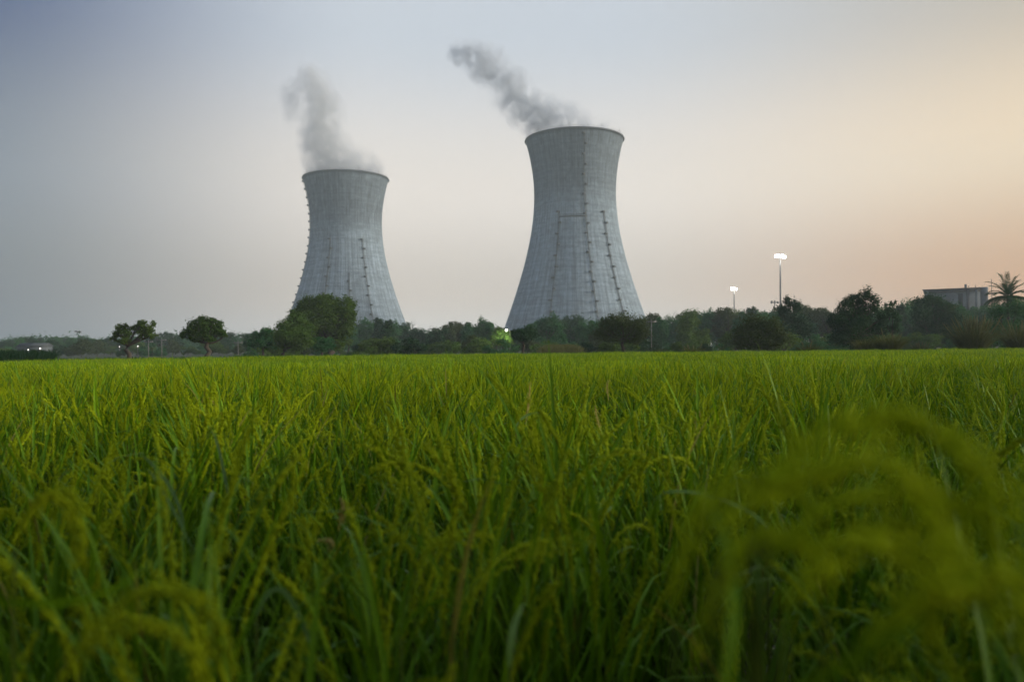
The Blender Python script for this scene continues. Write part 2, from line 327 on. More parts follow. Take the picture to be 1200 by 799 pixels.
# ------------------------------------------------------------------ trees
def leaves(mb, g, lobes, n, size, m=0, sub=22, spread=.30, shell=.75, up=.25):
    """many small folded leaf faces in clumps spread through the lobes of a crown"""
    lob = np.array([[*l[:3], l[3], l[4] if len(l) > 4 else l[3]] for l in lobes], float)
    w = lob[:, 3] ** 2 * lob[:, 4]; w = w ** .72; w /= w.sum()
    li = g.choice(len(lob), n, p=w)
    cl = {}
    d = g.normal(size=(len(lob), sub, 3)); d /= np.linalg.norm(d, axis=2, keepdims=True); rr_ = shell * g.uniform(.35, 1.05, (len(lob), sub, 1)) ** .6
    cen = d * rr_
    ci = g.integers(0, sub, n)
    off = cen[li, ci] + g.normal(size=(n, 3)) * spread * g.uniform(.5, 1.1, (len(lob), sub, 1))[li, ci]
    rad = np.stack([lob[li, 3], lob[li, 3], lob[li, 4]], -1)
    c = lob[li, :3] + off * rad
    nrm = off + g.normal(size=(n, 3)) * .8; nrm[:, 2] += up; nrm /= np.linalg.norm(nrm, axis=1, keepdims=True) + 1e-9
    a = np.cross(nrm, g.normal(size=(n, 3))); a /= np.linalg.norm(a, axis=1, keepdims=True) + 1e-9; b = np.cross(nrm, a)
    s = size * g.uniform(.6, 1.35, (n, 1))
    v = np.stack([c - a * s, c + b * s * .5 + nrm * s * .22, c + a * s, c - b * s * .5 + nrm * s * .22], 1).reshape(-1, 3)
    i = np.arange(n) * 4
    mb.add(v, t=np.concatenate([np.stack([i, i + 1, i + 2], -1), np.stack([i, i + 2, i + 3], -1)]), m=m)
def wood(mb, g, base, lobes, r, fork, lean=0, twigs=3):
    fork = np.array(fork, float); base = np.array(base, float)
    t = np.linspace(0, 1, 6)[:, None]; path = base + (fork - base) * t; path[1:-1] += g.normal(size=(4, 3)) * [r * .5, r * .5, 0]
    mb.tube(path, np.linspace(r * 1.25, r * .8, 6), 7)
    for l in lobes:
        e = np.array(l[:3], float); mid = fork * .5 + e * .5 + g.normal(size=3) * .08 * np.linalg.norm(e - fork); mid[2] -= .06 * np.linalg.norm(e - fork)
        tt = np.linspace(0, 1, 6)[:, None]; pth = (1 - tt) ** 2 * fork + 2 * tt * (1 - tt) * mid + tt ** 2 * e
        mb.tube(pth, np.linspace(r * .55, r * .16, 6), 5, cap=False)
        for _ in range(twigs):
            d = g.normal(size=3); d[2] = abs(d[2]) * .6; d /= np.linalg.norm(d); e2 = e + d * l[3] * .8
            mb.tube([pth[3], (pth[3] + e2) / 2 + g.normal(size=3) * .05 * l[3], e2], [r * .2, r * .13, r * .05], 4, cap=False)
def tree(name, label, cat, x, D, lobes_px, ybase, n, size, mat, fork_px, r, seed, group=None, trunk_x=None, sub=22, spread=.30, kind=None, shell=.75):
    """a tree whose crown lobes are given as (pixel x, pixel y, pixel radius[, vertical radius], depth offset m)"""
    g = np.random.default_rng(seed); s = D / FPX
    bx = gx(x, D); root = tag(link(name, None, loc=(bx, D, 0)), label, cat, group)
    lobes = []
    for lp in lobes_px:
        px_, py_, pr = lp[:3]; pv = lp[3] if len(lp) > 3 else pr; dy = lp[4] if len(lp) > 4 else g.uniform(-.5, .5) * pr * s
        p = P(px_, py_, D); lobes.append((p.x - bx, dy, p.z, pr * s, pv * s))
    mb = MB(); leaves(mb, g, lobes, n, size, 0, sub, spread, shell)
    f = P(*fork_px, D)
    wb_ = MB(); wood(wb_, g, (0, 0, -.1), lobes, r, (f.x - bx, 0, f.z))
    link("trunk", wb_.mesh("trunk", M_BARK, True), root); link("crown", mb.mesh("crown", mat), root)
    return root

tree("lone_tree", "small crooked tree with a sparse, gappy crown standing alone at far left field edge", "tree", 153, 75,
     [(143, 385, 9, 7), (137, 391, 7, 5), (150, 392, 9, 7), (158, 384, 7, 6), (167, 381, 8, 6), (173, 386, 8, 8), (179, 379, 4, 4), (177, 393, 7, 5), (165, 391, 7, 6), (148, 399, 8, 4), (132, 397, 4, 4), (141, 400, 6, 3)],
     421, 5200, .095, M_TREEY, (150, 405), .22, 1, sub=14, spread=.24)
tree("lone_tree", "small tree with a dense rounded crown on a short straight trunk, second from left", "tree", 243, 80,
     [(230, 383, 11, 9), (241, 379, 11, 8), (252, 383, 10, 8), (221, 390, 8, 6), (239, 390, 15, 8), (257, 389, 8, 6), (229, 397, 8, 4), (247, 397, 8, 4), (215, 393, 4, 4), (236, 373, 4, 3), (263, 393, 4, 3), (250, 375, 5, 3)],
     418, 9500, .11, M_TREEY, (243, 402), .24, 2, sub=24, spread=.26)
tree("broad_tree", "big broad round crowned tree rising before the left cooling tower", "tree", 385, 112,
     [(365, 358, 17, 12), (384, 354, 17, 10), (402, 359, 15, 14), (352, 368, 14, 11), (374, 372, 22, 18), (398, 377, 18, 17), (408, 370, 9, 12), (405, 388, 12, 10), (380, 392, 18, 12), (350, 381, 13, 12), (396, 401, 12, 8), (370, 402, 14, 9)],
     412, 26000, .16, M_TREEY, (387, 404), .5, 3, sub=30, spread=.22, shell=.85)
tree("field_tree", "medium leafy tree standing left of the big broad tree, partly before it", "tree", 330, 92,
     [(345, 374, 13, 10), (336, 382, 13, 9), (354, 384, 14, 11), (342, 392, 18, 11), (328, 394, 11, 10), (358, 398, 11, 9), (333, 403, 12, 7), (350, 405, 10, 6)],
     418, 13000, .12, M_SCRUB, (335, 408), .24, 4, sub=26)
tree("field_tree", "thin low tree with loose foliage at the left of the tree group below left tower", "tree", 307, 96,
     [(311, 389, 8, 6), (303, 394, 9, 7), (317, 394, 7, 7), (309, 402, 12, 7), (297, 403, 8, 6), (322, 402, 8, 8)],
     416, 5000, .12, M_TREE, (309, 408), .16, 5, sub=18)
tree("small_tree", "little low tree at the foot of the big broad tree", "tree", 377, 94,
     [(371, 401, 9, 6), (382, 400, 8, 6), (377, 406, 11, 5), (388, 406, 6, 4)], 415, 3600, .11, M_TREE, (377, 411), .13, 6, sub=16)
tree("small_tree", "small dark flat topped tree beside the lit street lamp", "tree", 613, 86,
     [(607, 389, 8, 5), (618, 389, 9, 6), (625, 392, 7, 5), (604, 394, 6, 4), (614, 395, 11, 5)], 408, 5200, .11, M_TREED, (613, 402), .14, 7, sub=18)
tree("round_tree", "round olive green tree with dark trunk before the right cooling tower", "tree", 731, 82,
     [(728, 376, 18, 12), (713, 382, 15, 11), (745, 381, 14, 11), (705, 390, 11, 9), (728, 389, 20, 12), (752, 390, 11, 9), (716, 397, 12, 6), (742, 398, 12, 6)],
     415, 12000, .085, M_TREEB, (730, 399), .17, 8, sub=34, spread=.30, shell=.8)
tree("thicket_tree", "olive green bushy tree on the field edge below the tall lit mast", "tree", 890, 78,
     [(883, 380, 17, 13), (902, 384, 16, 13), (871, 391, 14, 12), (890, 396, 22, 12), (914, 396, 13, 11), (898, 404, 22, 7), (872, 404, 13, 7)],
     411, 13000, .095, M_TREEB, (890, 404), .14, 9, sub=28)
tree("spiky_tree", "dark tree with an upswept narrow top right beside the tall lit mast", "tree", 925, 120,
     [(925, 353, 7, 8), (931, 360, 9, 9), (919, 364, 8, 9), (927, 374, 15, 10), (938, 384, 15, 12), (918, 388, 15, 12)],
     411, 8000, .15, M_TREED, (926, 398), .2, 10, sub=20)
tree("spiky_tree", "tall dark ragged topped tree, the tallest on the right field edge", "tree", 1008, 80,
     [(1015, 344, 6, 9), (1008, 350, 9, 9), (998, 352, 9, 9), (1022, 356, 8, 12), (988, 363, 11, 11), (1009, 366, 16, 14), (979, 376, 13, 12), (1000, 382, 20, 14), (1022, 382, 14, 15), (1033, 372, 7, 10), (980, 394, 15, 12), (1010, 398, 22, 11), (1037, 388, 7, 8)],
     410, 20000, .10, M_TREED, (1006, 392), .22, 11, sub=22, spread=.26)
tree("sparse_tree", "thin see-through tree with loose leaves right of the tallest ragged tree", "tree", 1046, 84,
     [(1038, 360, 6, 6), (1048, 356, 5, 6), (1044, 368, 8, 7), (1052, 372, 5, 8), (1046, 382, 7, 8), (1036, 377, 5, 6), (1051, 388, 5, 6)],
     410, 1700, .11, M_TREED, (1046, 395), .09, 12, sub=9, spread=.22)
tree("lit_tree", "small tree glowing yellow green in the light of the street lamp", "tree", 589, 116,
     [(586, 391, 9, 6), (595, 393, 8, 6), (581, 397, 8, 5), (592, 399, 9, 5)], 408, 4200, .13, M_SCRUB, (590, 403), .1, 13, sub=14)

# tree belt behind the field: prototypes with a trunk and a crown each, then copies
def proto_tree(seed, mat, kind):
    g = np.random.default_rng(seed); lobes = []
    # unit tree, 1 high
    if kind == 'round':
        for _ in range(16):
            a = g.uniform(0, 6.28); r = g.uniform(.05, .30); z = g.uniform(.22, .84); rr_ = g.uniform(.12, .2); lobes.append((r * math.cos(a), r * math.sin(a), min(z, .98 - rr_), rr_, rr_ * .85))
    elif kind == 'wide':
        for _ in range(20):
            a = g.uniform(0, 6.28); r = g.uniform(.1, .48); z = .86 - r * .5 - g.uniform(0, .3); rr_ = g.uniform(.11, .19); lobes.append((r * math.cos(a), r * math.sin(a), max(z, .16), rr_, rr_ * .75))
    elif kind == 'tall':
        for _ in range(13):
            z = g.uniform(.14, .9); a = g.uniform(0, 6.28); r = g.uniform(0, .2) * (1.1 - z); rr_ = g.uniform(.09, .15) * (1.35 - z * .6); lobes.append((r * math.cos(a), r * math.sin(a), min(z, .98 - rr_), rr_, rr_ * 1.15))
    else:  # bush: wide, from the ground
        for _ in range(13):
            a = g.uniform(0, 6.28); r = g.uniform(.05, .65); z = g.uniform(.15, .78) * (1.05 - r * .6); rr_ = g.uniform(.17, .28); lobes.append((r * math.cos(a), r * math.sin(a), min(z, .98 - rr_ * .8), rr_, rr_ * .8))
    mb = MB(); leaves(mb, g, lobes, 7500 if kind != 'bush' else 4200, .021 if kind != 'bush' else .034, 0, 20, .27)
    wb_ = MB(); wood(wb_, g, (0, 0, -.02), lobes, .022 if kind != 'bush' else .018, (g.normal() * .03, g.normal() * .03, .33 if kind != 'bush' else .12), twigs=1)
    return mb.mesh("crown", mat), wb_.mesh("trunk", M_BARK, True)
BELT = [proto_tree(100 + i, m, k) for i, (m, k) in enumerate([(M_TREE, 'round'), (M_TREED, 'wide'), (M_TREE, 'wide'), (M_SCRUB, 'round'), (M_TREED, 'tall'), (M_TREE, 'tall'), (M_TREEB, 'round'), (M_TREED, 'round')])]
BUSH = [proto_tree(140 + i, m, 'bush') for i, m in enumerate([M_SCRUB, M_TREE, M_TREED, M_SCRUB, M_TREEB])]
SKYLINE = [(-250, 394), (0, 398), (60, 397), (100, 396), (140, 397), (190, 391), (215, 386), (270, 391), (300, 389), (340, 386), (410, 380), (430, 374), (455, 373), (475, 378), (492, 383), (520, 381), (550, 376), (570, 374), (590, 381), (605, 383), (625, 376), (645, 368), (668, 368), (690, 373), (705, 369), (750, 372), (770, 367), (790, 366), (805, 361), (830, 362), (848, 359), (862, 366), (880, 362), (905, 360), (950, 357), (965, 362), (1000, 362), (1055, 357), (1075, 346), (1095, 347), (1110, 356), (1135, 358), (1160, 353), (1200, 350), (1450, 352)]
def skyline(x): return float(np.interp(x, [a for a, _ in SKYLINE], [b for _, b in SKYLINE]))
LAND = [(-999, 120, "in the hazy belt left of the crooked lone tree"), (120, 200, "in the hazy belt behind the crooked lone tree"), (200, 290, "in the belt behind the round lone tree"),
        (290, 415, "in the belt behind the broad tree group"), (415, 480, "in the belt at the left cooling tower's foot"), (480, 600, "in the belt between the two cooling towers"),
        (600, 690, "in the belt below the left half of right tower"), (690, 770, "in the belt behind the round olive tree"), (770, 860, "in the belt between right tower and shorter lit mast"),
        (860, 960, "in the belt around the tall lit mast's foot"), (960, 1060, "in the belt behind the tall ragged tree"), (1060, 1155, "in the belt before the grey concrete building"), (1155, 2000, "in the belt behind the palm at far right")]
def where(x): return next(t for a, b, t in LAND if a <= x < b)
def put(name, proto, x, D, h, label, cat, group, sx=1.0):
    root = tag(link(name, None, loc=(gx(x, D), D, 0), rot=(0, 0, rnd.uniform(0, 6.28))), label, cat, group)
    root.scale = (h * sx, h * sx, h)
    link("trunk", proto[1], root); link("crown", proto[0], root); return root
ADJ = {0: "mid green rounded", 1: "dark green spreading", 2: "green spreading", 3: "lighter green rounded", 4: "dark narrow upright", 5: "green narrow upright", 6: "olive rounded", 7: "dark rounded"}
x = -70.0
while x < 1290:
    D = rnd.uniform(150, 235) if x > 290 else rnd.uniform(250, 340)
    k = rnd.choice([0, 0, 1, 2, 3, 4, 5, 7, 7, 6]) if x > 290 else rnd.choice([1, 2, 7, 0])
    top = skyline(x) + rnd.uniform(-6, 3); h = gz(x, top, D)
    put("belt_tree", BELT[k], x, D, max(h, 2.5), f"{ADJ[k]} tree {where(x)}", "tree", "belt trees " + where(x), rnd.uniform(.85, 1.2) * (1.25 if k in (4, 5) else 1))
    x += rnd.uniform(7, 13)
# a nearer, lower row of shrubs at the far side of the crop
x = -60.0
BADJ = ["light green", "mid green", "dark green", "yellowish green", "olive"]
while x < 1270:
    D = rnd.uniform(98, 150) if x > 290 else rnd.uniform(170, 240); k = rnd.randrange(5)
    low = 402 if x < 290 else 398
    top = low + rnd.uniform(-8, 6) - (4 if 430 < x < 860 else 0) - (10 if x > 860 else 0); h = max(1.2, gz(x, top, D))
    put("shrub", BUSH[k], x, D, h, f"{BADJ[k]} shrub low {where(x)}", "shrub", "shrubs low " + where(x), rnd.uniform(.9, 1.5))
    x += rnd.uniform(11, 20)
# added trees, unseen right of and behind the camera, put in to shade the near crop
for sx_, sy_, sh_, k_, lab_ in ((10.5, -1.6, 6.2, 2, "added unseen spreading shade tree just outside the right of the view"), (12.0, -4.6, 6.8, 0, "added unseen rounded shade tree behind the viewpoint on the right"),
                                 (5.0, -6.5, 8.5, 1, "added unseen spreading dark shade tree close behind the viewpoint"), (-1.5, -6.0, 8.0, 0, "added unseen rounded shade tree straight behind the viewpoint"), (-7.5, -5.0, 8.5, 2, "added unseen spreading shade tree behind the viewpoint on the left")):
    o_ = tag(link("added_shade_tree", None, loc=(sx_, sy_, 0)), lab_, "tree"); o_.scale = (sh_, sh_, sh_); link("trunk", BELT[k_][1], o_); link("crown", BELT[k_][0], o_)
# far wood: one mass on the horizon
fw = MB(); g = np.random.default_rng(77); lob = []
for x in np.arange(-420, 1650, 7.0):
    D = g.uniform(330, 470); top = (skyline(x) + g.uniform(2, 12)) if x > 100 else (394 + g.uniform(-1, 4)) ; z = gz(x, min(top, 401), D); r = g.uniform(3.5, 6)
    lob.append((gx(x, D), D, max(z - r * .8, 1.5), r, r * .8)); lob.append((gx(x, D) + g.uniform(-4, 4), D - 4, max(z * .45, 1.5), r * 1.2, r)); lob.append((gx(x, D) + g.uniform(-4, 4), D - 7, 1.2, r, r * .5))
leaves(fw, g, lob, 210000, .62, 0, 16, .3)
tag(link("far_wood", fw.mesh("far_wood", M_TREE)), "distant hazy wood along the horizon behind the tree belt", "wood", kind="stuff")

# ------------------------------------------------------------------ palm, reeds, grass clumps
def blades(mb, g, n, h, spread, lean, wid, m=0, seg=5, base_r=.3):
    for _ in range(n):
        a = g.uniform(0, 6.283); r = base_r * math.sqrt(g.uniform(0, 1)); hh = h * g.uniform(.55, 1.05); out = spread * g.uniform(.1, 1) * hh
        t = np.linspace(0, 1, seg); d = np.array([math.cos(a), math.sin(a), 0.])
        pts = np.array([d[0] * r, d[1] * r, 0])[None] + d[None] * (out * t ** 1.8)[:, None] + np.array([0, 0, 1.])[None] * (hh * (t - lean * g.uniform(.2, 1) * t ** 3))[:, None]
        pts[:, :2] += (t ** 2)[:, None] * g.normal(size=2) * .08 * h
        s = np.array([-d[1], d[0], 0.]) * math.cos(.6) + d * g.normal() * .5
        mb.ribbon(pts, s, wid * np.array([.8, 1, .9, .6, .12])[:seg], m)
def clump(name, label, cat, x, D, ytop, seed, n=260, plume=30, mat=None, wide=1.0, group=None):
    g = np.random.default_rng(seed); h = gz(x, ytop, D); root = tag(link(name, None, loc=(gx(x, D), D, 0)), label, cat, group)
    mb = MB(); blades(mb, g, n, h, .55 * wide, .35, .05, 0, 5, .35 * wide * h * .5)
    tag(link("blades", mb.mesh("blades", mat or M_REED), root), kind="stuff")
    if plume:
        pb = MB()
        for _ in range(plume):
            a = g.uniform(0, 6.283); r = g.uniform(.05, .45) * h * wide; zz = h * g.uniform(.8, 1.12); t = np.linspace(0, 1, 5)
            p = np.stack([r * math.cos(a) * (.4 + .6 * t), r * math.sin(a) * (.4 + .6 * t), zz * (.35 + .65 * t)], -1)
            pb.tube(p, [.012, .012, .03, .05, .01], 4)
        tag(link("plumes", pb.mesh("plumes", M_REEDT), root), kind="stuff")
    return root
tree("thicket_tree", "leafy thicket under the palm at the right edge", "tree", 1188, 96,
     [(1172, 366, 12, 10), (1190, 362, 14, 11), (1208, 366, 14, 12), (1165, 382, 12, 11), (1185, 382, 18, 13), (1206, 384, 15, 13), (1176, 397, 15, 9), (1200, 399, 16, 9)], 410, 11000, .12, M_TREE, (1187, 402), .16, 14, sub=24)
tree("thicket_tree", "dark leafy tree before the grey concrete building", "tree", 1092, 130,
     [(1080, 356, 12, 9), (1094, 352, 12, 8), (1105, 360, 12, 9), (1074, 370, 13, 12), (1095, 372, 18, 14), (1114, 374, 14, 12), (1085, 388, 18, 12), (1110, 390, 16, 12)], 408, 13000, .16, M_TREED, (1094, 398), .22, 15, sub=26)
clump("tall_grass_clump", "big dark clump of tall grass with pale feathery tops right of centre of right edge", "grass clump", 1140, 74, 372, 21, 900, 70, M_REED, 1.5)
clump("tall_grass_clump", "tall grass clump at far right field edge below the palm", "grass clump", 1196, 76, 374, 22, 700, 26, M_REED, 1.5)
clump("tall_grass_clump", "bright green arching tall grass clump below the thin see-through tree", "grass clump", 1042, 70, 386, 23, 800, 6, M_REED, 1.5)
clump("tall_grass_clump", "arching grass clump at the foot of the tallest ragged tree", "grass clump", 1015, 72, 391, 24, 500, 0, M_REED, 1.5)
clump("tall_grass_clump", "low pale grass clump between ragged tree and feathery grass", "grass clump", 1078, 75, 401, 25, 300, 14, M_REED, 1.8)
clump("tall_grass_clump", "low light green grass clump left of the rusty bushy tree", "grass clump", 812, 74, 403, 26, 260, 6, M_REED, 2.0)
clump("tall_grass_clump", "low green grass clump right of the rusty bushy tree", "grass clump", 948, 74, 398, 27, 260, 4, M_REED, 1.8)
clump("tall_grass_clump", "grassy tuft just right of the round olive tree", "grass clump", 775, 78, 405, 28, 180, 0, M_REED, 1.8)
clump("tall_grass_clump", "grass tuft under the trees before left tower", "grass clump", 420, 84, 407, 29, 200, 0, M_SCRUB, 2.0)
clump("tall_grass_clump", "grass tuft between the round lone tree and the thin low tree", "grass clump", 283, 84, 412, 30, 200, 0, M_SCRUB, 2.0)
# reed bed right of the small dark tree
rb = MB(); g = np.random.default_rng(31)
for _ in range(1300):
    xx = g.uniform(632, 682); D = g.uniform(76, 82); h = gz(xx, 403 + abs(g.normal()) * 4 + ((xx - 657) / 25) ** 4 * 5, D); p = np.array([gx(xx, D), D, 0]); t = np.linspace(0, 1, 4)
    q = p[None] + np.stack([t ** 2 * g.normal() * .25, t ** 2 * g.normal() * .25, t * h], -1); rb.ribbon(q, [1, 0, 0], np.array([.05, .06, .07, .03]))
tag(link("reed_bed", rb.mesh("reed_bed", M_REEDT)), "strip of tan dry reeds right of the small dark tree", "reeds", kind="stuff")
# rough grass bank on the left and along the far side of the crop
bk = MB(); g = np.random.default_rng(33)
for _ in range(9000):
    xx = g.uniform(-90, 1290); D = g.uniform(66, 78); h = g.uniform(.3, .85); p = np.array([gx(xx, D), D, 0]); t = np.linspace(0, 1, 4)
    q = p[None] + np.stack([t ** 2 * g.normal() * .3, t ** 2 * g.normal() * .2, t * h], -1); bk.ribbon(q, [1, 0, 0], np.array([.06, .08, .07, .02]))
for _ in range(6000):
    xx = g.uniform(-90, 400); D = g.uniform(44, 68); h = g.uniform(.2, .55); p = np.array([gx(xx, D), D, 0]); t = np.linspace(0, 1, 4)
    q = p[None] + np.stack([t ** 2 * g.normal() * .3, t ** 2 * g.normal() * .2, t * h], -1); bk.ribbon(q, [1, 0, 0], np.array([.08, .10, .09, .02]))
tag(link("bank_grass", bk.mesh("bank_grass", M_SCRUB)), "rough grass on the bank along the far side of the crop", "grass", kind="stuff")
dk = MB()
for _ in range(2600):
    xx = g.uniform(-90, 62); D = g.uniform(52, 62); h = g.uniform(.9, 1.55); p = np.array([gx(xx, D), D, 0]); t = np.linspace(0, 1, 4)
    q = p[None] + np.stack([t ** 2 * g.normal() * .4, t ** 2 * g.normal() * .2, t * h], -1); dk.ribbon(q, [1, 0, 0], np.array([.06, .08, .07, .02]))
tag(link("weed_strip", dk.mesh("weed_strip", M_TREED)), "dark strip of weeds at the left end of the field's far edge", "weeds", kind="stuff")

def palm(x, D, ycrown, seed):
    g = np.random.default_rng(seed); bx = gx(x, D); zc = gz(x, ycrown, D)
    root = tag(link("palm_tree", None, loc=(bx, D, 0)), "date palm with spreading fronds standing at the right edge", "palm tree")
    tb = MB(); zz = np.linspace(-.1, zc - .1, 26); rad_ = .17 + .035 * (np.arange(26) % 2); tb.tube(np.stack([.05 * np.sin(zz * .6), 0 * zz, zz], -1), rad_, 8)
    link("trunk", tb.mesh("trunk", M_BARK), root)
    metas = []
    for var in range(4):
        fb = MB(); L = 4.3; t = np.linspace(0, 1, 9); droop = [.55, .62, .6, .3][var]
        ang = [1.05, .62, .12, 1.4][var] - droop * 1.7 * t ** 1.25; dx = np.cumsum(np.cos(ang)) * L / 9; dz = np.cumsum(np.sin(ang)) * L / 9
        pts = np.stack([dx, 0 * dx, dz], -1); pts = np.vstack([[0, 0, 0], pts]); fb.tube(pts, np.linspace(.035, .008, 10), 4)
        for u in np.linspace(.12, .98, 30):
            i = u * 9; k = min(int(i), 8); p = pts[k] + (pts[k + 1] - pts[k]) * (i - k); tg = pts[k + 1] - pts[k]; tg /= np.linalg.norm(tg)
            for sgn in (-1, 1):
                d = tg * .65 + np.array([0, sgn * .8, .12]) + g.normal(size=3) * .06; d /= np.linalg.norm(d); ln = .75 * (1 - .55 * abs(u - .4)) * g.uniform(.85, 1.1)
                fb.ribbon([p, p + d * ln * .5, p + d * ln + [0, 0, -.08]], np.cross(d, [0, 0, 1.]) * .4 + np.array([0, 0, .6]), np.array([.08, .09, .012]))
        metas.append(fb.mesh("frond", M_TREED))
    for k in range(64):
        var = 3 if k < 8 else (0 if k < 18 else (1 if k < 28 else 2))
        o = link("frond", metas[var], root, loc=(.03, 0, zc - .15 + g.uniform(-.1, .15)), rot=(0, 0, k * 2.399 + g.uniform(-.2, .2))); s_ = g.uniform(.66, .98); o.scale = (s_, s_, s_)
palm(1182, 118, 347, 5)

# ------------------------------------------------------------------ building on the right
def building():
    D = 262; x0, x1 = 1083, 1149; a = gx(x0, D); b = gx(x1, D); top = gz(1116, 339.5, D); w = (b - a) * .87
    root = tag(link("concrete_building", None, loc=((a + b) / 2, D, 0), rot=(0, 0, R(-33))), "grey flat roofed concrete building rising above the trees left of the palm", "building")
    mw = plain("grey_render", (.115, .135, .15), .9, noise=.3, scale=.35); md = plain("dark_opening", (.03, .032, .035), .7); mp = plain("parapet_dark", (.055, .055, .06), .9)
    dep = 14
    def part(name, c, d, m, par=None):
        q = MB(); q.box([0, 0, 0], d); return link(name, q.mesh(name, m), par or root, loc=c)
    part("wall", (0, dep / 2, top / 2), (w, dep, top), mw)
    part("roof_slab", (0, dep / 2 - .1, top + .2), (w + .9, dep + .9, .42), mp)
    for i, (px_, wd) in enumerate([(-.44, .04), (.29, .05), (.44, .04)]): part("pilaster", (px_ * w, -.22, top / 2 - .05), (wd * w, .4, top - .1), mp if i == 1 else mw)
    part("parapet_band", (0, -.15, top - .55), (w + .3, .28, .7), mp)
    for px_, zz, ww, hh in ((.16, top - 3.4, 1.3, 4.2), (-.30, top - 3.2, 1.5, 1.6), (-.08, top - 3.2, 1.5, 1.6), (.16, top - 8.6, 1.3, 3.2), (-.30, top - 7.6, 1.5, 1.6), (-.08, top - 7.6, 1.5, 1.6)):
        f = part("window", (px_ * w, -.06, zz), (ww, .16, hh), md if ww < 1.4 else plain("shuttered_opening", (.12, .13, .14), .9))
        part("frame", (0, -.1, -hh / 2 - .1), (ww + .3, .2, .16), mw, f)
    part("stair_tower", (w * .5 + 1.0, dep * .35, top / 2 + .3), (2.0, 5, top + .6), mw)
    part("canopy_slab", (w * .5 + 2.6, dep * .2, top - 1.6), (2.2, 3, .3), mp)
    part("water_tank", (w * .24, 3, top + 1.1), (.7, .7, 1.3), mw)
    for px_ in (.30, .42): part("roof_post", (px_ * w, 1, top + .8), (.15, .15, 1.0), mp)
building()
# small hut with lamps on the left
def hut():
    D = 205; a, b = gx(20, D), gx(51, D); h = 2.6; w = b - a
    root = tag(link("low_hut", None, loc=((a + b) / 2, D, .0)), "low grey hut with lit lamps far left among the trees", "hut")
    mw = plain("hut_wall", (.10, .12, .14), .9); mr_ = plain("hut_roof", (.05, .06, .07), .8)
    q = MB(); q.box([0, 2, h / 2], [w, 4, h]); link("wall", q.mesh("wall", mw), root)
    q = MB(); q.add([[-w / 2 - .3, -.4, h], [w / 2 + .3, -.4, h], [w / 2 + .3, 2, h + .9], [-w / 2 - .3, 2, h + .9], [w / 2 + .3, 4.4, h], [-w / 2 - .3, 4.4, h]], q=[[0, 1, 2, 3], [3, 2, 4, 5], [0, 5, 4, 1]], t=[[0, 3, 5], [1, 4, 2]]); link("roof", q.mesh("roof", mr_), root)
    for px_ in (-.25, .1, .36):
        q = MB(); q.box([0, 0, 0], [.9, .12, 1.1]); link("window", q.mesh("window", M_DARKST), root, loc=(px_ * w, -.03, 1.4))
hut()

# ------------------------------------------------------------------ masts, lamps, poles
def ball(mb, c, r, m=0, k=8):
    pts = [[c[0], c[1], c[2] + r * math.cos(t)] for t in np.linspace(.01, math.pi - .01, 6)]; mb.tube(pts, [r * math.sin(t) + 1e-4 for t in np.linspace(.01, math.pi - .01, 6)], k, m)
def mast(x, D, ytop, label, nl, ring, lit=True, yring=None, k=1.0):
    h = gz(x, ytop, D); root = tag(link("lamp_mast", None, loc=(gx(x, D), D, 0)), label, "lamp mast", "tall lamp masts" if lit else None)
    q = MB(); q.tube([[0, 0, -.2], [0, 0, h * .5], [0, 0, h + .6]], [.46 * k, .36 * k, .22 * k], 10); link("pole", q.mesh("pole", M_STEEL, True), root)
    q = MB(); q.tube([[ring * math.cos(t), ring * math.sin(t), h] for t in np.linspace(0, 6.283, 25)], .12 * k, 5, cap=False)
    for t in np.linspace(0, 6.283, 6, endpoint=False): q.tube([[0, 0, h], [ring * math.cos(t), ring * math.sin(t), h]], .08 * k, 4)
    link("ring", q.mesh("ring", M_DARKST), root)
    hb = MB(); hb.box([0, 0, 0], [.5 * k, .7 * k, .55 * k]); hm = hb.mesh("lamp_housing", M_DARKST); lb = MB(); ball(lb, (0, 0, 0), .48 * k); lm = lb.mesh("lamp_lens", M_LAMP if lit else M_STEEL)
    for t in np.linspace(.2, 6.483, nl, endpoint=False):
        hd = link("floodlight", hm, root, loc=(ring * 1.02 * math.cos(t), ring * 1.02 * math.sin(t), h + .35 * k + (.3 if int(t * 10) % 2 else -.1) * k), rot=(0, .35, t)); link("lens", lm, hd, loc=(.35 * k, 0, -.25 * k))
    return root
mast(915.5, 300, 301, "tallest lamp mast with blazing white floodlights on a ring", 8, 1.35, k=1.1)
mast(861, 430, 338.5, "shorter lit lamp mast left of the tallest one", 6, 1.0, k=1.1)
mast(91.5, 420, 389, "tiny unlit mast above the hazy trees at far left", 6, 1.2, lit=False, k=.8)
mast(908.5, 330, 354.5, "small unlit lamp mast just left of the tallest lit mast", 6, 1.3, lit=False, k=.8)
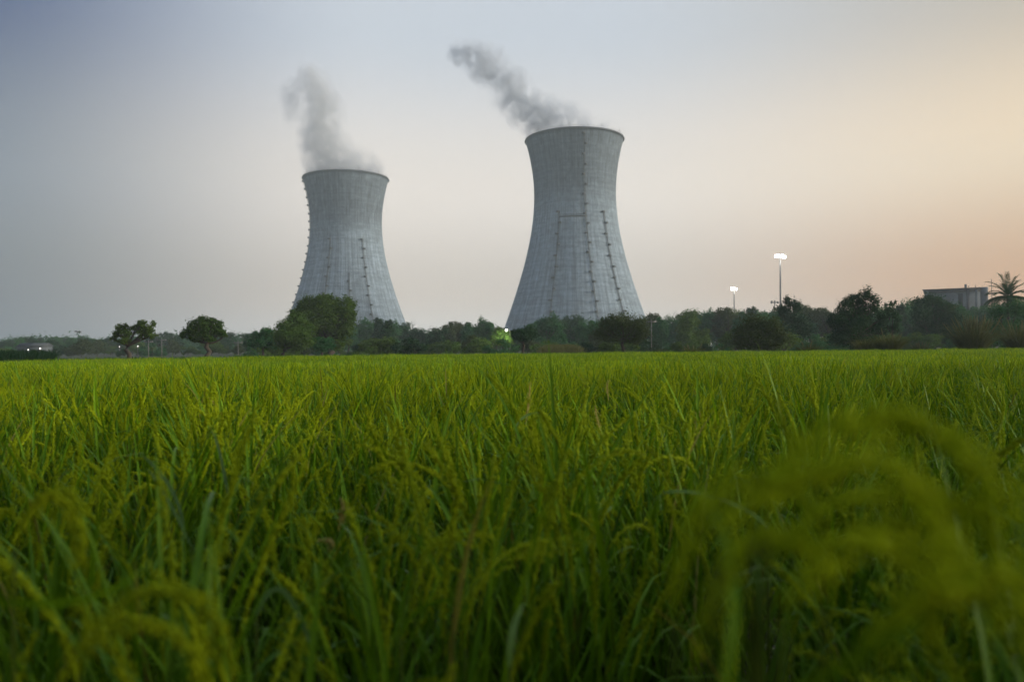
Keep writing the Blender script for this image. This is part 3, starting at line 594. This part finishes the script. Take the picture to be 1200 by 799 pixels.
def street_lamp(x, D, y, label, mat, r=.28, arm=0.0, power=0):
    h = gz(x, y, D); root = tag(link("street_lamp", None, loc=(gx(x, D), D, 0)), label, "street lamp")
    q = MB(); q.tube([[arm, 0, -.2], [arm, 0, h - .3], [arm * .7, 0, h + .1], [0, 0, h + .12]], [.09, .07, .05, .04], 6); link("pole", q.mesh("pole", M_STEEL, True), root)
    q = MB(); q.box([0, 0, h + .14], [r * 2.4, r * 1.6, .14]); link("lamp_head", q.mesh("lamp_head", M_DARKST), root)
    q = MB(); ball(q, (0, 0, h - r * .3), r * .8); link("lens", q.mesh("lens", mat, True), root)
    if power:
        ld = bpy.data.lights.new("street_lamp_light", 'POINT'); ld.energy = power; ld.color = (.95, 1, .72); ld.shadow_soft_size = .3
        lo = bpy.data.objects.new("street_lamp_light", ld); C.objects.link(lo); lo.parent = root; lo.location = (-.4, -2.3, h - 1.0)
street_lamp(593.5, 116, 386.5, "lit street lamp between the towers shining on a small tree", M_LAMPG, .20, .5, 650)
street_lamp(33, 196, 409.5, "left one of two lit lamps at the low grey hut", M_LAMPS, .15)
street_lamp(47, 196, 408, "right, brighter one of two lit lamps at the low grey hut", M_LAMPS, .22)
street_lamp(140, 180, 406, "lit lamp just left of the crooked lone tree's trunk", M_LAMPS, .11)
street_lamp(161.5, 180, 405.5, "lit lamp just right of the crooked lone tree's trunk", M_LAMPS, .13)
def upole(x, D, y, label, arms=1):
    h = gz(x, y, D); root = tag(link("utility_pole", None, loc=(gx(x, D), D, 0)), label, "utility pole", "concrete utility poles")
    q = MB(); q.tube([[0, 0, -.2], [0, 0, h]], [.065, .045], 6); link("pole", q.mesh("pole", M_CONC), root)
    for i in range(arms):
        q = MB(); q.box([0, 0, h - .35 - .6 * i], [1.5, .1, .1]); link("cross_arm", q.mesh("cross_arm", M_STEEL), root)
        for s_ in (-.65, 0, .65):
            q = MB(); q.tube([[0, 0, 0], [0, 0, .22]], [.05, .035], 6); link("insulator", q.mesh("insulator", M_CONC), root, loc=(s_, 0, h - .3 - .6 * i))
upole(763.5, 112, 374, "pale concrete utility pole right of the round olive tree", 1)
upole(174, 130, 398, "pale utility pole just right of the crooked lone tree", 1)
upole(189.5, 132, 396, "pale utility pole between the two small lone trees", 1)
upole(279, 132, 399, "thin pale pole right of the round lone tree", 1)
upole(1163, 128, 327, "thin tall pole just left of the palm", 0)

# ------------------------------------------------------------------ rice
UP = np.array([0, 0, 1.])
GR_V = np.array([[-1, 0, 0], [0, .30, 0], [0, 0, .30], [0, -.30, 0], [0, 0, -.30], [1, 0, 0]], float)
GR_T = np.array([[0, 2, 1], [0, 3, 2], [0, 4, 3], [0, 1, 4], [5, 1, 2], [5, 2, 3], [5, 3, 4], [5, 4, 1]])
def grains(mb, pos, ax, ln, m):
    n = len(pos); ax = ax / (np.linalg.norm(ax, axis=1, keepdims=True) + 1e-9); ref = np.where(np.abs(ax[:, 2:3]) > .9, [[1., 0, 0]], [[0, 0, 1.]])
    b = np.cross(ax, ref); b /= np.linalg.norm(b, axis=1, keepdims=True) + 1e-9; c = np.cross(ax, b)
    ln = np.broadcast_to(ln, (n,))[:, None, None]
    v = pos[:, None] + ln * (GR_V[None, :, 0:1] * ax[:, None] + GR_V[None, :, 1:2] * b[:, None] + GR_V[None, :, 2:3] * c[:, None])
    t = (np.arange(n) * 6)[:, None, None] + GR_T[None]; mb.add(v.reshape(-1, 3), t=t.reshape(-1, 3), m=m)
def panicle_on(mb, g, path, n=80, fat=.012, ln=.0048, m=0, droop=.35, core=.0024):
    """seed head along a rachis path: short branches closely set with grains"""
    path = np.asarray(path, float); nn_ = len(path); mb.tube(path, core * np.interp(np.linspace(0, 1, nn_), [0, .2, .45, .8, 1], [.35, .8, 1, .8, .2]), 4, m, cap=False)
    seg = np.linalg.norm(np.diff(path, axis=0), axis=1); cum = np.concatenate([[0], np.cumsum(seg)]); Lp = cum[-1]
    nb = 9; pos = []; ax = []
    for b in range(nb):
        s0 = Lp * (.10 + .8 * b / nb); az_ = g.uniform(0, 6.283); bl = Lp * .36 * (1 - .45 * b / nb)
        k = n // nb
        for i in range(k):
            u = (i + .5) / k; s = min(s0 + u * bl, Lp * .999); p = np.array([np.interp(s, cum, path[:, j]) for j in range(3)])
            p2 = np.array([np.interp(min(s + .01, Lp), cum, path[:, j]) for j in range(3)]); tg = p2 - p; tg /= np.linalg.norm(tg) + 1e-9
            e1 = np.cross(tg, [0.3, .9, .1]); e1 /= np.linalg.norm(e1) + 1e-9; e2 = np.cross(tg, e1); lat = e1 * math.cos(az_) + e2 * math.sin(az_)
            r = fat * math.sin(min(1, u * 1.3) * 1.9) * g.uniform(.7, 1.2); pp = p + lat * r + g.normal(size=3) * .0022; pp[2] -= droop * fat * u * (1 - abs(tg[2]))
            pos.append(pp); ax.append(tg + lat * .22 + g.normal(size=3) * .13)
    grains(mb, np.array(pos), np.array(ax), ln * g.uniform(.85, 1.15, len(pos)), m)
def arc_path(L, a0, bend, n=9):
    t = np.linspace(0, 1, n); a = a0 + bend * t ** 1.2; st = L / (n - 1); x = np.concatenate([[0], np.cumsum(np.sin(a[1:]) * st)]); z = np.concatenate([[0], np.cumsum(np.cos(a[1:]) * st)])
    return np.stack([x, 0 * x, z], -1)
def rz(p, a): c, s = math.cos(a), math.sin(a); p = np.asarray(p); return np.stack([p[..., 0] * c - p[..., 1] * s, p[..., 0] * s + p[..., 1] * c, p[..., 2]], -1)
g = np.random.default_rng(5)
PAN = []           # (builder, start angle)
for i in range(12):
    b = MB(); a0 = g.uniform(.0, .25); bend = [0.10, .25, .45, .7, 1.0, 1.5, 2.2, .15, .3, .5, .8, .05][i]
    panicle_on(b, g, arc_path(g.uniform(.20, .29), a0, bend), 100, g.uniform(.0035, .0068), .0062); PAN.append(b)
PANF = []          # coarse heads for far plants
for i in range(8):
    b = MB(); path = arc_path(.2, .1, [.3, .6, 1, 1.4, 1.9, .4, .8, 1.2][i], 5)
    b.ribbon(path, [0, 1, 0], np.array([.006, .016, .018, .015, .004])); b.ribbon(path, np.array([.7, 0, .7]), np.array([.006, .016, .018, .015, .004])); PANF.append(b)
def leaf_path(g, p0, az_, L, a0, bend, n=7):
    return rz(arc_path(L, a0, bend, n), az_) + p0
LW = np.array([.55, .9, 1, .95, .78, .5, .06])
def hill(g, far=False, tall=1.0, tillers=None):
    """one rice plant: stems, leaves, list of (panicle index, matrix)"""
    st, lf, pans = MB(), MB(), []
    for _ in range(tillers or g.integers(8, 12)):
        az_ = g.uniform(0, 6.283); az_ = az_ if g.uniform() < .6 else g.normal() * .9 + .3; h = tall * g.uniform(.58, .82); ln = g.uniform(.02, .20)
        n = 5; path = rz(arc_path(h, .02, ln * 1.6, n), az_) + np.array([g.normal() * .03, g.normal() * .03, 0]); top = path[-1]
        if far: st.ribbon(path[2:], rz(np.array([0, 1., 0]), az_), np.full(n - 2, .006))
        else: st.tube(path, np.linspace(.0032, .0018, n), 3, cap=False)
        M = Matrix.Translation(Vector(top)) @ Matrix.Rotation(az_ + g.normal() * .5, 4, 'Z') @ Matrix.Rotation(ln * .8, 4, 'Y')
        if g.uniform() < (.9 if far else .72): pans.append((int(g.integers(0, 8 if far else 12)), M))
        nl = 2 if far else 6
        for k in range(nl):
            f = [.80, .62, .45, .3, .2, .12][k] if not far else [.8, .5][k]; i = f * (n - 1); i0 = int(i); p0 = path[i0] + (path[min(i0 + 1, n - 1)] - path[i0]) * (i - i0)
            a2 = az_ + k * 2.4 + g.normal() * .7; L = g.uniform(.32, .60) * (1.0 if k else .9); bend = g.uniform(.1, .9) if g.uniform() < .78 else g.uniform(1.0, 2.4)
            nn = 4 if far else 7; lp = leaf_path(g, p0, a2, L, g.uniform(.05, .28), bend, nn); side = rz(np.array([0, 1., 0]), a2 + g.normal() * .25)
            w = g.uniform(.008, .0125) * (1.25 if far else 1)
            lf.ribbon(lp, side, w * (LW if not far else LW[[0, 2, 4, 6]]), 1 if g.uniform() < .03 else 0, 0 if far else .18)
    return st, lf, pans
lib = bpy.data.collections.new("rice_library")          # not linked: only a source for the field's instances
libf = bpy.data.collections.new("rice_patch_library")
g = np.random.default_rng(9)
NEAR = [hill(g, tall=g.uniform(.94, 1.06)) for _ in range(9)]
for i, (st, lf, pans) in enumerate(NEAR):
    mb = MB(); mb.merge(st, m=0); mb.merge(lf, dm=1)
    for k, M in pans: mb.merge(PAN[k], M, 2)
    lib.objects.link(bpy.data.objects.new(f"rice_source_{i}", mb.mesh("rice_clump", [M_STEM, M_LEAF, M_PAN, M_DRYL])))
PS = 1.6
for i in range(5):
    mb = MB()
    for a in np.arange(.1, PS, .2):
        for b in np.arange(.1, PS, .2):
            st, lf, pans = hill(g, True, g.uniform(.90, 1.1), 8); o = Matrix.Translation((a - PS / 2 + g.normal() * .03, b - PS / 2 + g.normal() * .03, 0)); mb.merge(st, o, 0); mb.merge(lf, o, dm=1)
            for k, M in pans: mb.merge(PANF[k], o @ M, 2)
    libf.objects.link(bpy.data.objects.new(f"rice_patch_{i}", mb.mesh("rice_patch", [M_STEM, M_LEAF, M_PAN, M_DRYL])))

def scatter(name, pts, rot, scl, idx, coll):
    me = bpy.data.meshes.new(name); me.vertices.add(len(pts)); me.vertices.foreach_set("co", np.asarray(pts, np.float32).ravel())
    for nm, ty, data in (("rot", 'FLOAT_VECTOR', rot), ("scl", 'FLOAT_VECTOR', scl)):
        a = me.attributes.new(nm, ty, 'POINT'); a.data.foreach_set("vector", np.asarray(data, np.float32).ravel())
    a = me.attributes.new("idx", 'INT', 'POINT'); a.data.foreach_set("value", np.asarray(idx, np.int32))
    o = link(name, me); gt = bpy.data.node_groups.new(name, 'GeometryNodeTree')
    gt.interface.new_socket("Geometry", in_out='INPUT', socket_type='NodeSocketGeometry'); gt.interface.new_socket("Geometry", in_out='OUTPUT', socket_type='NodeSocketGeometry')
    n, l = gt.nodes, gt.links; gi = n.new('NodeGroupInput'); go = n.new('NodeGroupOutput'); ip = n.new('GeometryNodeInstanceOnPoints'); ci = n.new('GeometryNodeCollectionInfo')
    ci.inputs["Collection"].default_value = coll; ci.inputs["Separate Children"].default_value = True; ci.inputs["Reset Children"].default_value = True
    l.new(gi.outputs[0], ip.inputs["Points"]); l.new(ci.outputs[0], ip.inputs["Instance"]); ip.inputs["Pick Instance"].default_value = True
    def attr(nm, ty):
        a = n.new('GeometryNodeInputNamedAttribute'); a.data_type = ty; a.inputs["Name"].default_value = nm; return a.outputs["Attribute"]
    l.new(attr("idx", 'INT'), ip.inputs["Instance Index"]); l.new(attr("rot", 'FLOAT_VECTOR'), ip.inputs["Rotation"]); l.new(attr("scl", 'FLOAT_VECTOR'), ip.inputs["Scale"])
    l.new(ip.outputs[0], go.inputs[0]); md = o.modifiers.new("field", 'NODES'); md.node_group = gt; return o
def swell(x, y): return .035 * np.sin(x * .9 + y * .5) + .03 * np.sin(x * .33 - y * .7 + 1) + .03 * np.sin(x * 2.1 + y * 1.3)
g = np.random.default_rng(21)
YMAX, YSPLIT, YOBJ = 64.0, 15.2, 2.35
pts, obj_pts = [], []
# thin places in the stand where one looks down between the plants
GAPS = [(1.6, 4.6, .55, .9), (2.6, 5.6, .5, .8), (.27, 1.3, .19, .5), (.38, 1.9, .14, .4), (-.75, 2.3, .3, .4), (-1.6, 3.4, .35, .5), (-.25, 3.3, .25, .5), (.75, 3.0, .2, .5), (2.2, 3.2, .35, .4), (-2.9, 6.3, .6, .7), (.9, 7.5, .5, .9), (-.9, 8.8, .6, .6), (4.2, 8, .7, .9)]
yy = -.2
while yy < YSPLIT:
    hw = .78 * yy + 2.2
    for xx in np.arange(-hw, hw, .27):
        px_, py_ = xx + g.normal() * .035, yy + g.normal() * .035
        if math.hypot(px_, py_) < .92: continue
        if any(((px_ - cx) / rx) ** 2 + ((py_ - cy_) / ry) ** 2 < g.uniform(.5, 1.3) for cx, cy_, rx, ry in GAPS): continue
        if .62 < px_ - .12 * py_ < .95 and 2.0 < py_ < 5 and g.uniform() < .25: continue
        (obj_pts if (py_ < YOBJ and py_ > .55 and abs(px_) < .70 * py_ + .25) else pts).append((px_, py_, 0))
    yy += .27
pts = np.array(pts); n = len(pts)
s = (1 + swell(pts[:, 0], pts[:, 1]) + g.normal(size=n) * .075) * np.interp(pts[:, 1], [0, 3, 16], [1.10, 1.08, .94])
scatter("rice_crop", pts, np.stack([g.normal(size=n) * .07, .05 + g.normal(size=n) * .07, g.uniform(0, 6.283, n)], -1), np.stack([s * 1.03, s * 1.03, s], -1), g.integers(0, 9, n), lib)
o = bpy.data.objects["rice_crop"]; tag(o, "dense green rice crop filling the near and middle of the field", "rice crop", kind="stuff")
fp = []
for yy in np.arange(YSPLIT + PS / 2, YMAX, PS):
    hw = .74 * yy + 6
    for xx in np.arange(-hw, hw, PS):
        if yy < np.interp(xx, [-34, -8], [42, YMAX]) + g.normal() * .4: fp.append((xx + g.normal() * .05, yy, 0))
fp = np.array(fp); n = len(fp); s = np.interp(fp[:, 1], [14, 40, 64], [.94, .88, .86]) + .03 * np.sin(fp[:, 0] * .21 + fp[:, 1] * .4) + g.normal(size=n) * .045
o = scatter("rice_crop", fp, np.stack([0 * s, 0 * s, g.integers(0, 4, n) * math.pi / 2], -1), np.stack([1 + 0 * s, 1 + 0 * s, s], -1), g.integers(0, 5, n), libf)
tag(o, "even green expanse of rice stretching to the far trees", "rice crop", kind="stuff")

# nearest rice plants as things of their own
near_meshes = []
pan_me = [b.mesh("panicle", M_PAN) for b in PAN]
for st, lf, pans in NEAR: near_meshes.append((st.mesh("stems", M_STEM), lf.mesh("leaves", [M_LEAF, M_DRYL]), pans))
for (px_, py_, _) in obj_pts:
    st, lf, pans = near_meshes[int(g.integers(0, 9))]; sc_ = float(1.09 + swell(px_, py_) + g.normal() * .07)
    root = tag(link("rice_plant", None, loc=(px_, py_, 0), rot=(g.normal() * .04, .04 + g.normal() * .05, g.uniform(0, 6.283))), "green rice plant with seed heads in the nearest rows before the camera", "rice plant", "rice plants in the nearest rows")
    root.scale = (sc_, sc_, sc_)
    tag(link("stems", st, root), kind="stuff"); tag(link("leaves", lf, root), kind="stuff")
    for k, M in pans: link("panicle", pan_me[k], root).matrix_local = M

# single plants that stand out
def smooth(pts, n=14):
    pts = np.array(pts, float); t = np.linspace(0, 1, len(pts)); u = np.linspace(0, 1, n)
    c = [np.polyfit(t, pts[:, j], min(len(pts) - 1, 3)) for j in range(3)]; return np.stack([np.polyval(k, u) for k in c], -1)
def hero(label, stems, pans, lvs, seed, matp=M_PAN, matl=M_LEAF, group=None, n=110, fat=.014, ln=.0048, twin=1, core=.0024):
    """a plant given by its curves: stems (foot, top), seed heads and leaves as pixel paths with depth"""
    g = np.random.default_rng(seed); base = None; root = link("rice_plant", None)
    first = (pans or lvs)[0][0]; w0 = P(first[0], first[1], first[2]); base = Vector((w0.x, w0.y, 0)); root.location = base; tag(root, label, "rice plant", group)
    bb = np.array(base)
    for path in [p for p in pans for _ in range(twin)]:
        if twin > 1: jx, jy = g.normal(size=2) * [20, 16]; path = [(a_ + jx, b_ + jy, c_ * (1 + .03 * jx / 16)) for a_, b_, c_ in path]
        w = smooth([np.array(P(*p)) for p in path]) - bb
        b = MB(); panicle_on(b, g, w, n, fat, ln, core=core); link("panicle", b.mesh("panicle", matp), root)
        d = w[0] - w[1]; st = MB(); foot = np.array([w[0][0] * .3 + d[0] * 2, w[0][1] * .3 + d[1] * 2 , 0]); mid = w[0] + d * 4; mid[2] = max(mid[2], .3) ; t = np.linspace(0, 1, 9)[:, None]
        st.tube((1 - t) ** 2 * w[0] + 2 * t * (1 - t) * mid + t ** 2 * foot, np.linspace(.0018, .0035, 9), 5); link("stem", st.mesh("stem", M_STEM, True), root)
    for path in lvs:
        wid = path[-1]; w = smooth([np.array(P(*p)) for p in path[:-1]], 12) - bb; b = MB(); tg = np.gradient(w, axis=0); sd = np.cross(tg, [0, 1., .3]); sd /= np.linalg.norm(sd, axis=1, keepdims=True)
        b.ribbon(w, sd, wid * np.interp(np.linspace(0, 1, 12), [0, .3, .7, 1], [.6, 1, .8, .05]), 0, .12); link("leaf", b.mesh("leaf", matl), root)
        st = MB(); st.tube([[w[0][0], w[0][1], 0], w[0] * [1, 1, .5], w[0]], [.0035, .003, .002], 4); link("stem", st.mesh("stem", M_STEM), root)
    return root
hero("large blurred rice plant arching over the lower right foreground", None,
     [[(895, 640, .42), (930, 555, .42), (1010, 492, .43), (1095, 505, .44), (1165, 585, .44), (1185, 660, .44)],
      [(870, 680, .42), (920, 600, .41), (1010, 550, .41), (1095, 570, .42), (1145, 660, .42)],
      [(950, 720, .40), (985, 640, .40), (1050, 605, .40), (1115, 650, .41), (1135, 740, .41)],
      [(1000, 810, .38), (1040, 730, .38), (1100, 690, .38), (1180, 700, .38), (1230, 770, .38)],
      [(825, 760, .46), (850, 660, .46), (890, 600, .47), (940, 590, .48), (985, 630, .48)]],
     [[(840, 830, .5), (860, 720, .52), (845, 620, .56), (800, 540, .6), .009], [(900, 820, .40), (1000, 770, .38), (1100, 710, .38), (1190, 660, .40), .008]], 51, n=126, fat=.0085, ln=.0056, twin=2, core=.0013, matp=M_PANB)
hero("rice plant with one heavy nodding seed head at the bottom left", None,
     [[(95, 790, .78), (130, 715, .78), (190, 692, .78), (240, 715, .79), (268, 790, .8)],
      [(60, 820, .76), (110, 745, .75), (170, 725, .75), (220, 755, .76), (235, 820, .76)],
      [(20, 640, .95), (40, 590, .95), (70, 575, .96), (92, 615, .97), (98, 660, .97)]],
     [[(-20, 700, .7), (60, 705, .7), (130, 690, .75), (182, 652, .8), .009]], 52, n=170, fat=.010, ln=.0056)
hero("rice plant with arching seed head in the bottom centre", None,
     [[(545, 760, 1.25), (560, 690, 1.25), (590, 650, 1.27), (640, 632, 1.3), (690, 640, 1.3)], [(488, 668, 1.5), (510, 640, 1.5), (545, 628, 1.5), (572, 634, 1.5)]],
     [[(470, 745, 1.3), (490, 715, 1.3), (520, 703, 1.3), (538, 712, 1.32), .008], [(532, 700, 1.4), (510, 660, 1.45), (490, 630, 1.5), (470, 615, 1.5), .008]], 53, n=150, fat=.016, ln=.0056)
hero("short upright pale bluish green leaf at the bottom centre", None, [], [[(597, 780, 1.12), (600, 745, 1.12), (606, 722, 1.14), (616, 703, 1.16), .011]], 54, matl=M_PALE)
for i, (lab, path, fatn) in enumerate([
    ("dry straw coloured seed head leaning left, in the left third of the field", [(262, 496, 4.6), (259, 484, 4.6), (253, 474, 4.6), (244, 467, 4.6)], .010),
    ("straw coloured upright seed head right of the field's centre line", [(706, 518, 4.0), (703, 505, 4.0), (700, 490, 4.0), (697, 476, 4.0)], .011),
    ("thin straw coloured seed head above the field's centre", [(616, 500, 3.9), (618, 480, 3.9), (620, 466, 3.9), (620, 448, 3.9)], .009),
    ("pale tan short seed head low at the left of centre", [(397, 622, 1.9), (399, 610, 1.9), (402, 597, 1.9), (404, 586, 1.9)], .010),
    ("pale tan seed head hooked over, beside the left of centre one", [(388, 660, 1.75), (391, 640, 1.75), (384, 632, 1.75), (374, 634, 1.75)], .010),
    ("small straw coloured seed head at right, before the large blurred plant", [(815, 505, 3.7), (817, 495, 3.7), (818, 487, 3.7), (817, 480, 3.7)], .009),
    ("thin straw coloured seed head high at right of field's centre", [(713, 470, 6.2), (712, 460, 6.2), (711, 452, 6.2), (714, 445, 6.2)], .010)]):
    hero(lab, None, [path], [], 60 + i, matp=M_DRY, n=70, fat=fatn, ln=.0052)
hero("pale grey green leaf arching right near the field's centre", None, [], [[(605, 500, 3.6), (612, 490, 3.6), (625, 484, 3.6), (641, 486, 3.6), .012]], 71, matl=M_PALE)
for i, pth in enumerate([[(215, 640, 1.7), (205, 580, 1.75), (180, 545, 1.8), (165, 530, 1.8)], [(225, 640, 1.6), (200, 590, 1.7), (182, 560, 1.75), (170, 548, 1.8)], [(270, 590, 2.2), (262, 550, 2.2), (255, 520, 2.25), (245, 500, 2.3)], [(300, 720, 1.3), (330, 690, 1.3), (355, 730, 1.3), (378, 790, 1.3)], [(900, 620, 1.6), (860, 590, 1.7), (800, 575, 1.8), (765, 590, 1.85)]]):
    hero(["long bluish green leaf leaning left in the left third", "second long bluish green leaf crossing its neighbour in the left third", "thin bluish leaf above the crossing pair at left", "bluish green leaf arched over near the bottom left", "pale leaf bending left at the right of centre"][i], None, [], [pth + [.010]], 80 + i, matl=M_LEAFB)

# ------------------------------------------------------------------ steam
def plume(label, D, blobs, seed, dens, er0, er1, col, pad=10):
    """blobs: pixel x, y, radius, weight; a volume whose density is a noisy sum of soft puffs"""
    s = D / FPX; pts = [(P(x, y, D), r * s, w) for x, y, r, w in blobs]
    c = sum((p for p, _, _ in pts), Vector()) / len(pts)
    m, n, l = newmat("steam"); out = n.new("ShaderNodeOutputMaterial"); pv = n.new("ShaderNodeVolumePrincipled"); t = n.new("ShaderNodeTexCoord")
    def noise(scale, detail, off):
        mp = n.new("ShaderNodeMapping"); mp.inputs[1].default_value = (seed + off, off * 2, seed); l.new(t.outputs["Object"], mp.inputs[0])
        k = n.new("ShaderNodeTexNoise"); k.inputs["Scale"].default_value = scale; k.inputs["Detail"].default_value = detail; k.inputs["Roughness"].default_value = .6; l.new(mp.outputs[0], k.inputs["Vector"]); return k
    wn_ = noise(.06, 4, 1); sub = n.new("ShaderNodeVectorMath"); sub.operation = 'SUBTRACT'; l.new(wn_.outputs["Color"], sub.inputs[0]); sub.inputs[1].default_value = (.5, .5, .5)
    sc = n.new("ShaderNodeVectorMath"); sc.operation = 'SCALE'; sc.inputs[3].default_value = 22; l.new(sub.outputs[0], sc.inputs[0])
    wp = n.new("ShaderNodeVectorMath"); l.new(t.outputs["Object"], wp.inputs[0]); l.new(sc.outputs[0], wp.inputs[1])
    tot = None
    for p, r, w in pts:
        q = p - c; d = n.new("ShaderNodeVectorMath"); d.operation = 'DISTANCE'; l.new(wp.outputs[0], d.inputs[0]); d.inputs[1].default_value = q
        mr_ = n.new("ShaderNodeMapRange"); mr_.interpolation_type = 'SMOOTHSTEP'; l.new(d.outputs["Value"], mr_.inputs[0]); mr_.inputs[1].default_value = r * 1.15; mr_.inputs[2].default_value = r * .15; mr_.inputs[3].default_value = 0; mr_.inputs[4].default_value = w
        if tot is None: tot = mr_
        else:
            a = n.new("ShaderNodeMath"); a.operation = 'MAXIMUM'; l.new(tot.outputs[0], a.inputs[0]); l.new(mr_.outputs[0], a.inputs[1]); tot = a
    n2 = noise(.13, 5, 5); er = n.new("ShaderNodeMapRange"); l.new(n2.outputs[0], er.inputs[0]); er.inputs[1].default_value = er0; er.inputs[2].default_value = er1; er.inputs[3].default_value = 0; er.inputs[4].default_value = 1.0
    mul = n.new("ShaderNodeMath"); mul.operation = 'MULTIPLY'; l.new(tot.outputs[0], mul.inputs[0]); l.new(er.outputs[0], mul.inputs[1])
    m2 = n.new("ShaderNodeMath"); m2.operation = 'MULTIPLY'; l.new(mul.outputs[0], m2.inputs[0]); m2.inputs[1].default_value = dens
    l.new(m2.outputs[0], pv.inputs["Density"]); pv.inputs["Color"].default_value = col; pv.inputs["Anisotropy"].default_value = .2
    l.new(pv.outputs[0], out.inputs["Volume"]); m.cycles.volume_step_rate = .35
    lo = Vector((min(p.x - r for p, r, _ in pts), min(p.y - r for p, r, _ in pts), min(p.z - r for p, r, _ in pts))) - c - Vector((pad,) * 3)
    hi = Vector((max(p.x + r for p, r, _ in pts), max(p.y + r for p, r, _ in pts), max(p.z + r for p, r, _ in pts))) - c + Vector((pad,) * 3)
    b = MB(); b.box((lo + hi) / 2, hi - lo); return tag(link("steam_plume", b.mesh("steam_plume", m), loc=c), label, "steam")
plume("grey steam plume curling straight up from the left cooling tower", 655,
      [(402, 203, 38, .9), (430, 203, 26, .8), (380, 202, 24, .9), (408, 192, 30, .7), (386, 187, 34, .8), (380, 167, 32, .9), (376, 148, 29, 1), (378, 130, 27, 1), (377, 113, 24, 1), (371, 98, 21, 1), (361, 90, 17, .9), (350, 99, 16, .7), (341, 114, 16, .6), (342, 132, 14, .5), (436, 192, 15, .35)], 3.3, .15, .33, .60, (.86, .91, .97, 1))
plume("grey steam plume blown left from the right cooling tower", 560,
      [(700, 154, 17, .5), (680, 150, 22, .7), (658, 144, 28, .9), (636, 138, 28, 1), (619, 125, 28, 1), (604, 109, 27, 1), (592, 95, 25, 1), (577, 81, 25, 1), (561, 69, 24, 1), (547, 62, 21, 1), (536, 66, 15, .9), (657, 128, 19, .6), (706, 143, 12, .4)], 6.1, .22, .39, .60, (.76, .83, .93, 1))

# ------------------------------------------------------------------ haze
hz, hn, hl = newmat("evening_haze"); ho = hn.new("ShaderNodeOutputMaterial"); hv = hn.new("ShaderNodeVolumePrincipled")
hv.inputs["Color"].default_value = (.78, .92, .98, 1); hv.inputs["Density"].default_value = .00040; hv.inputs["Anisotropy"].default_value = .0
hl.new(hv.outputs[0], ho.inputs["Volume"])
hb = MB(); hb.box((0, 430, 115), (1790, 1160, 236)); tag(link("haze", hb.mesh("haze", hz)), kind="stuff")
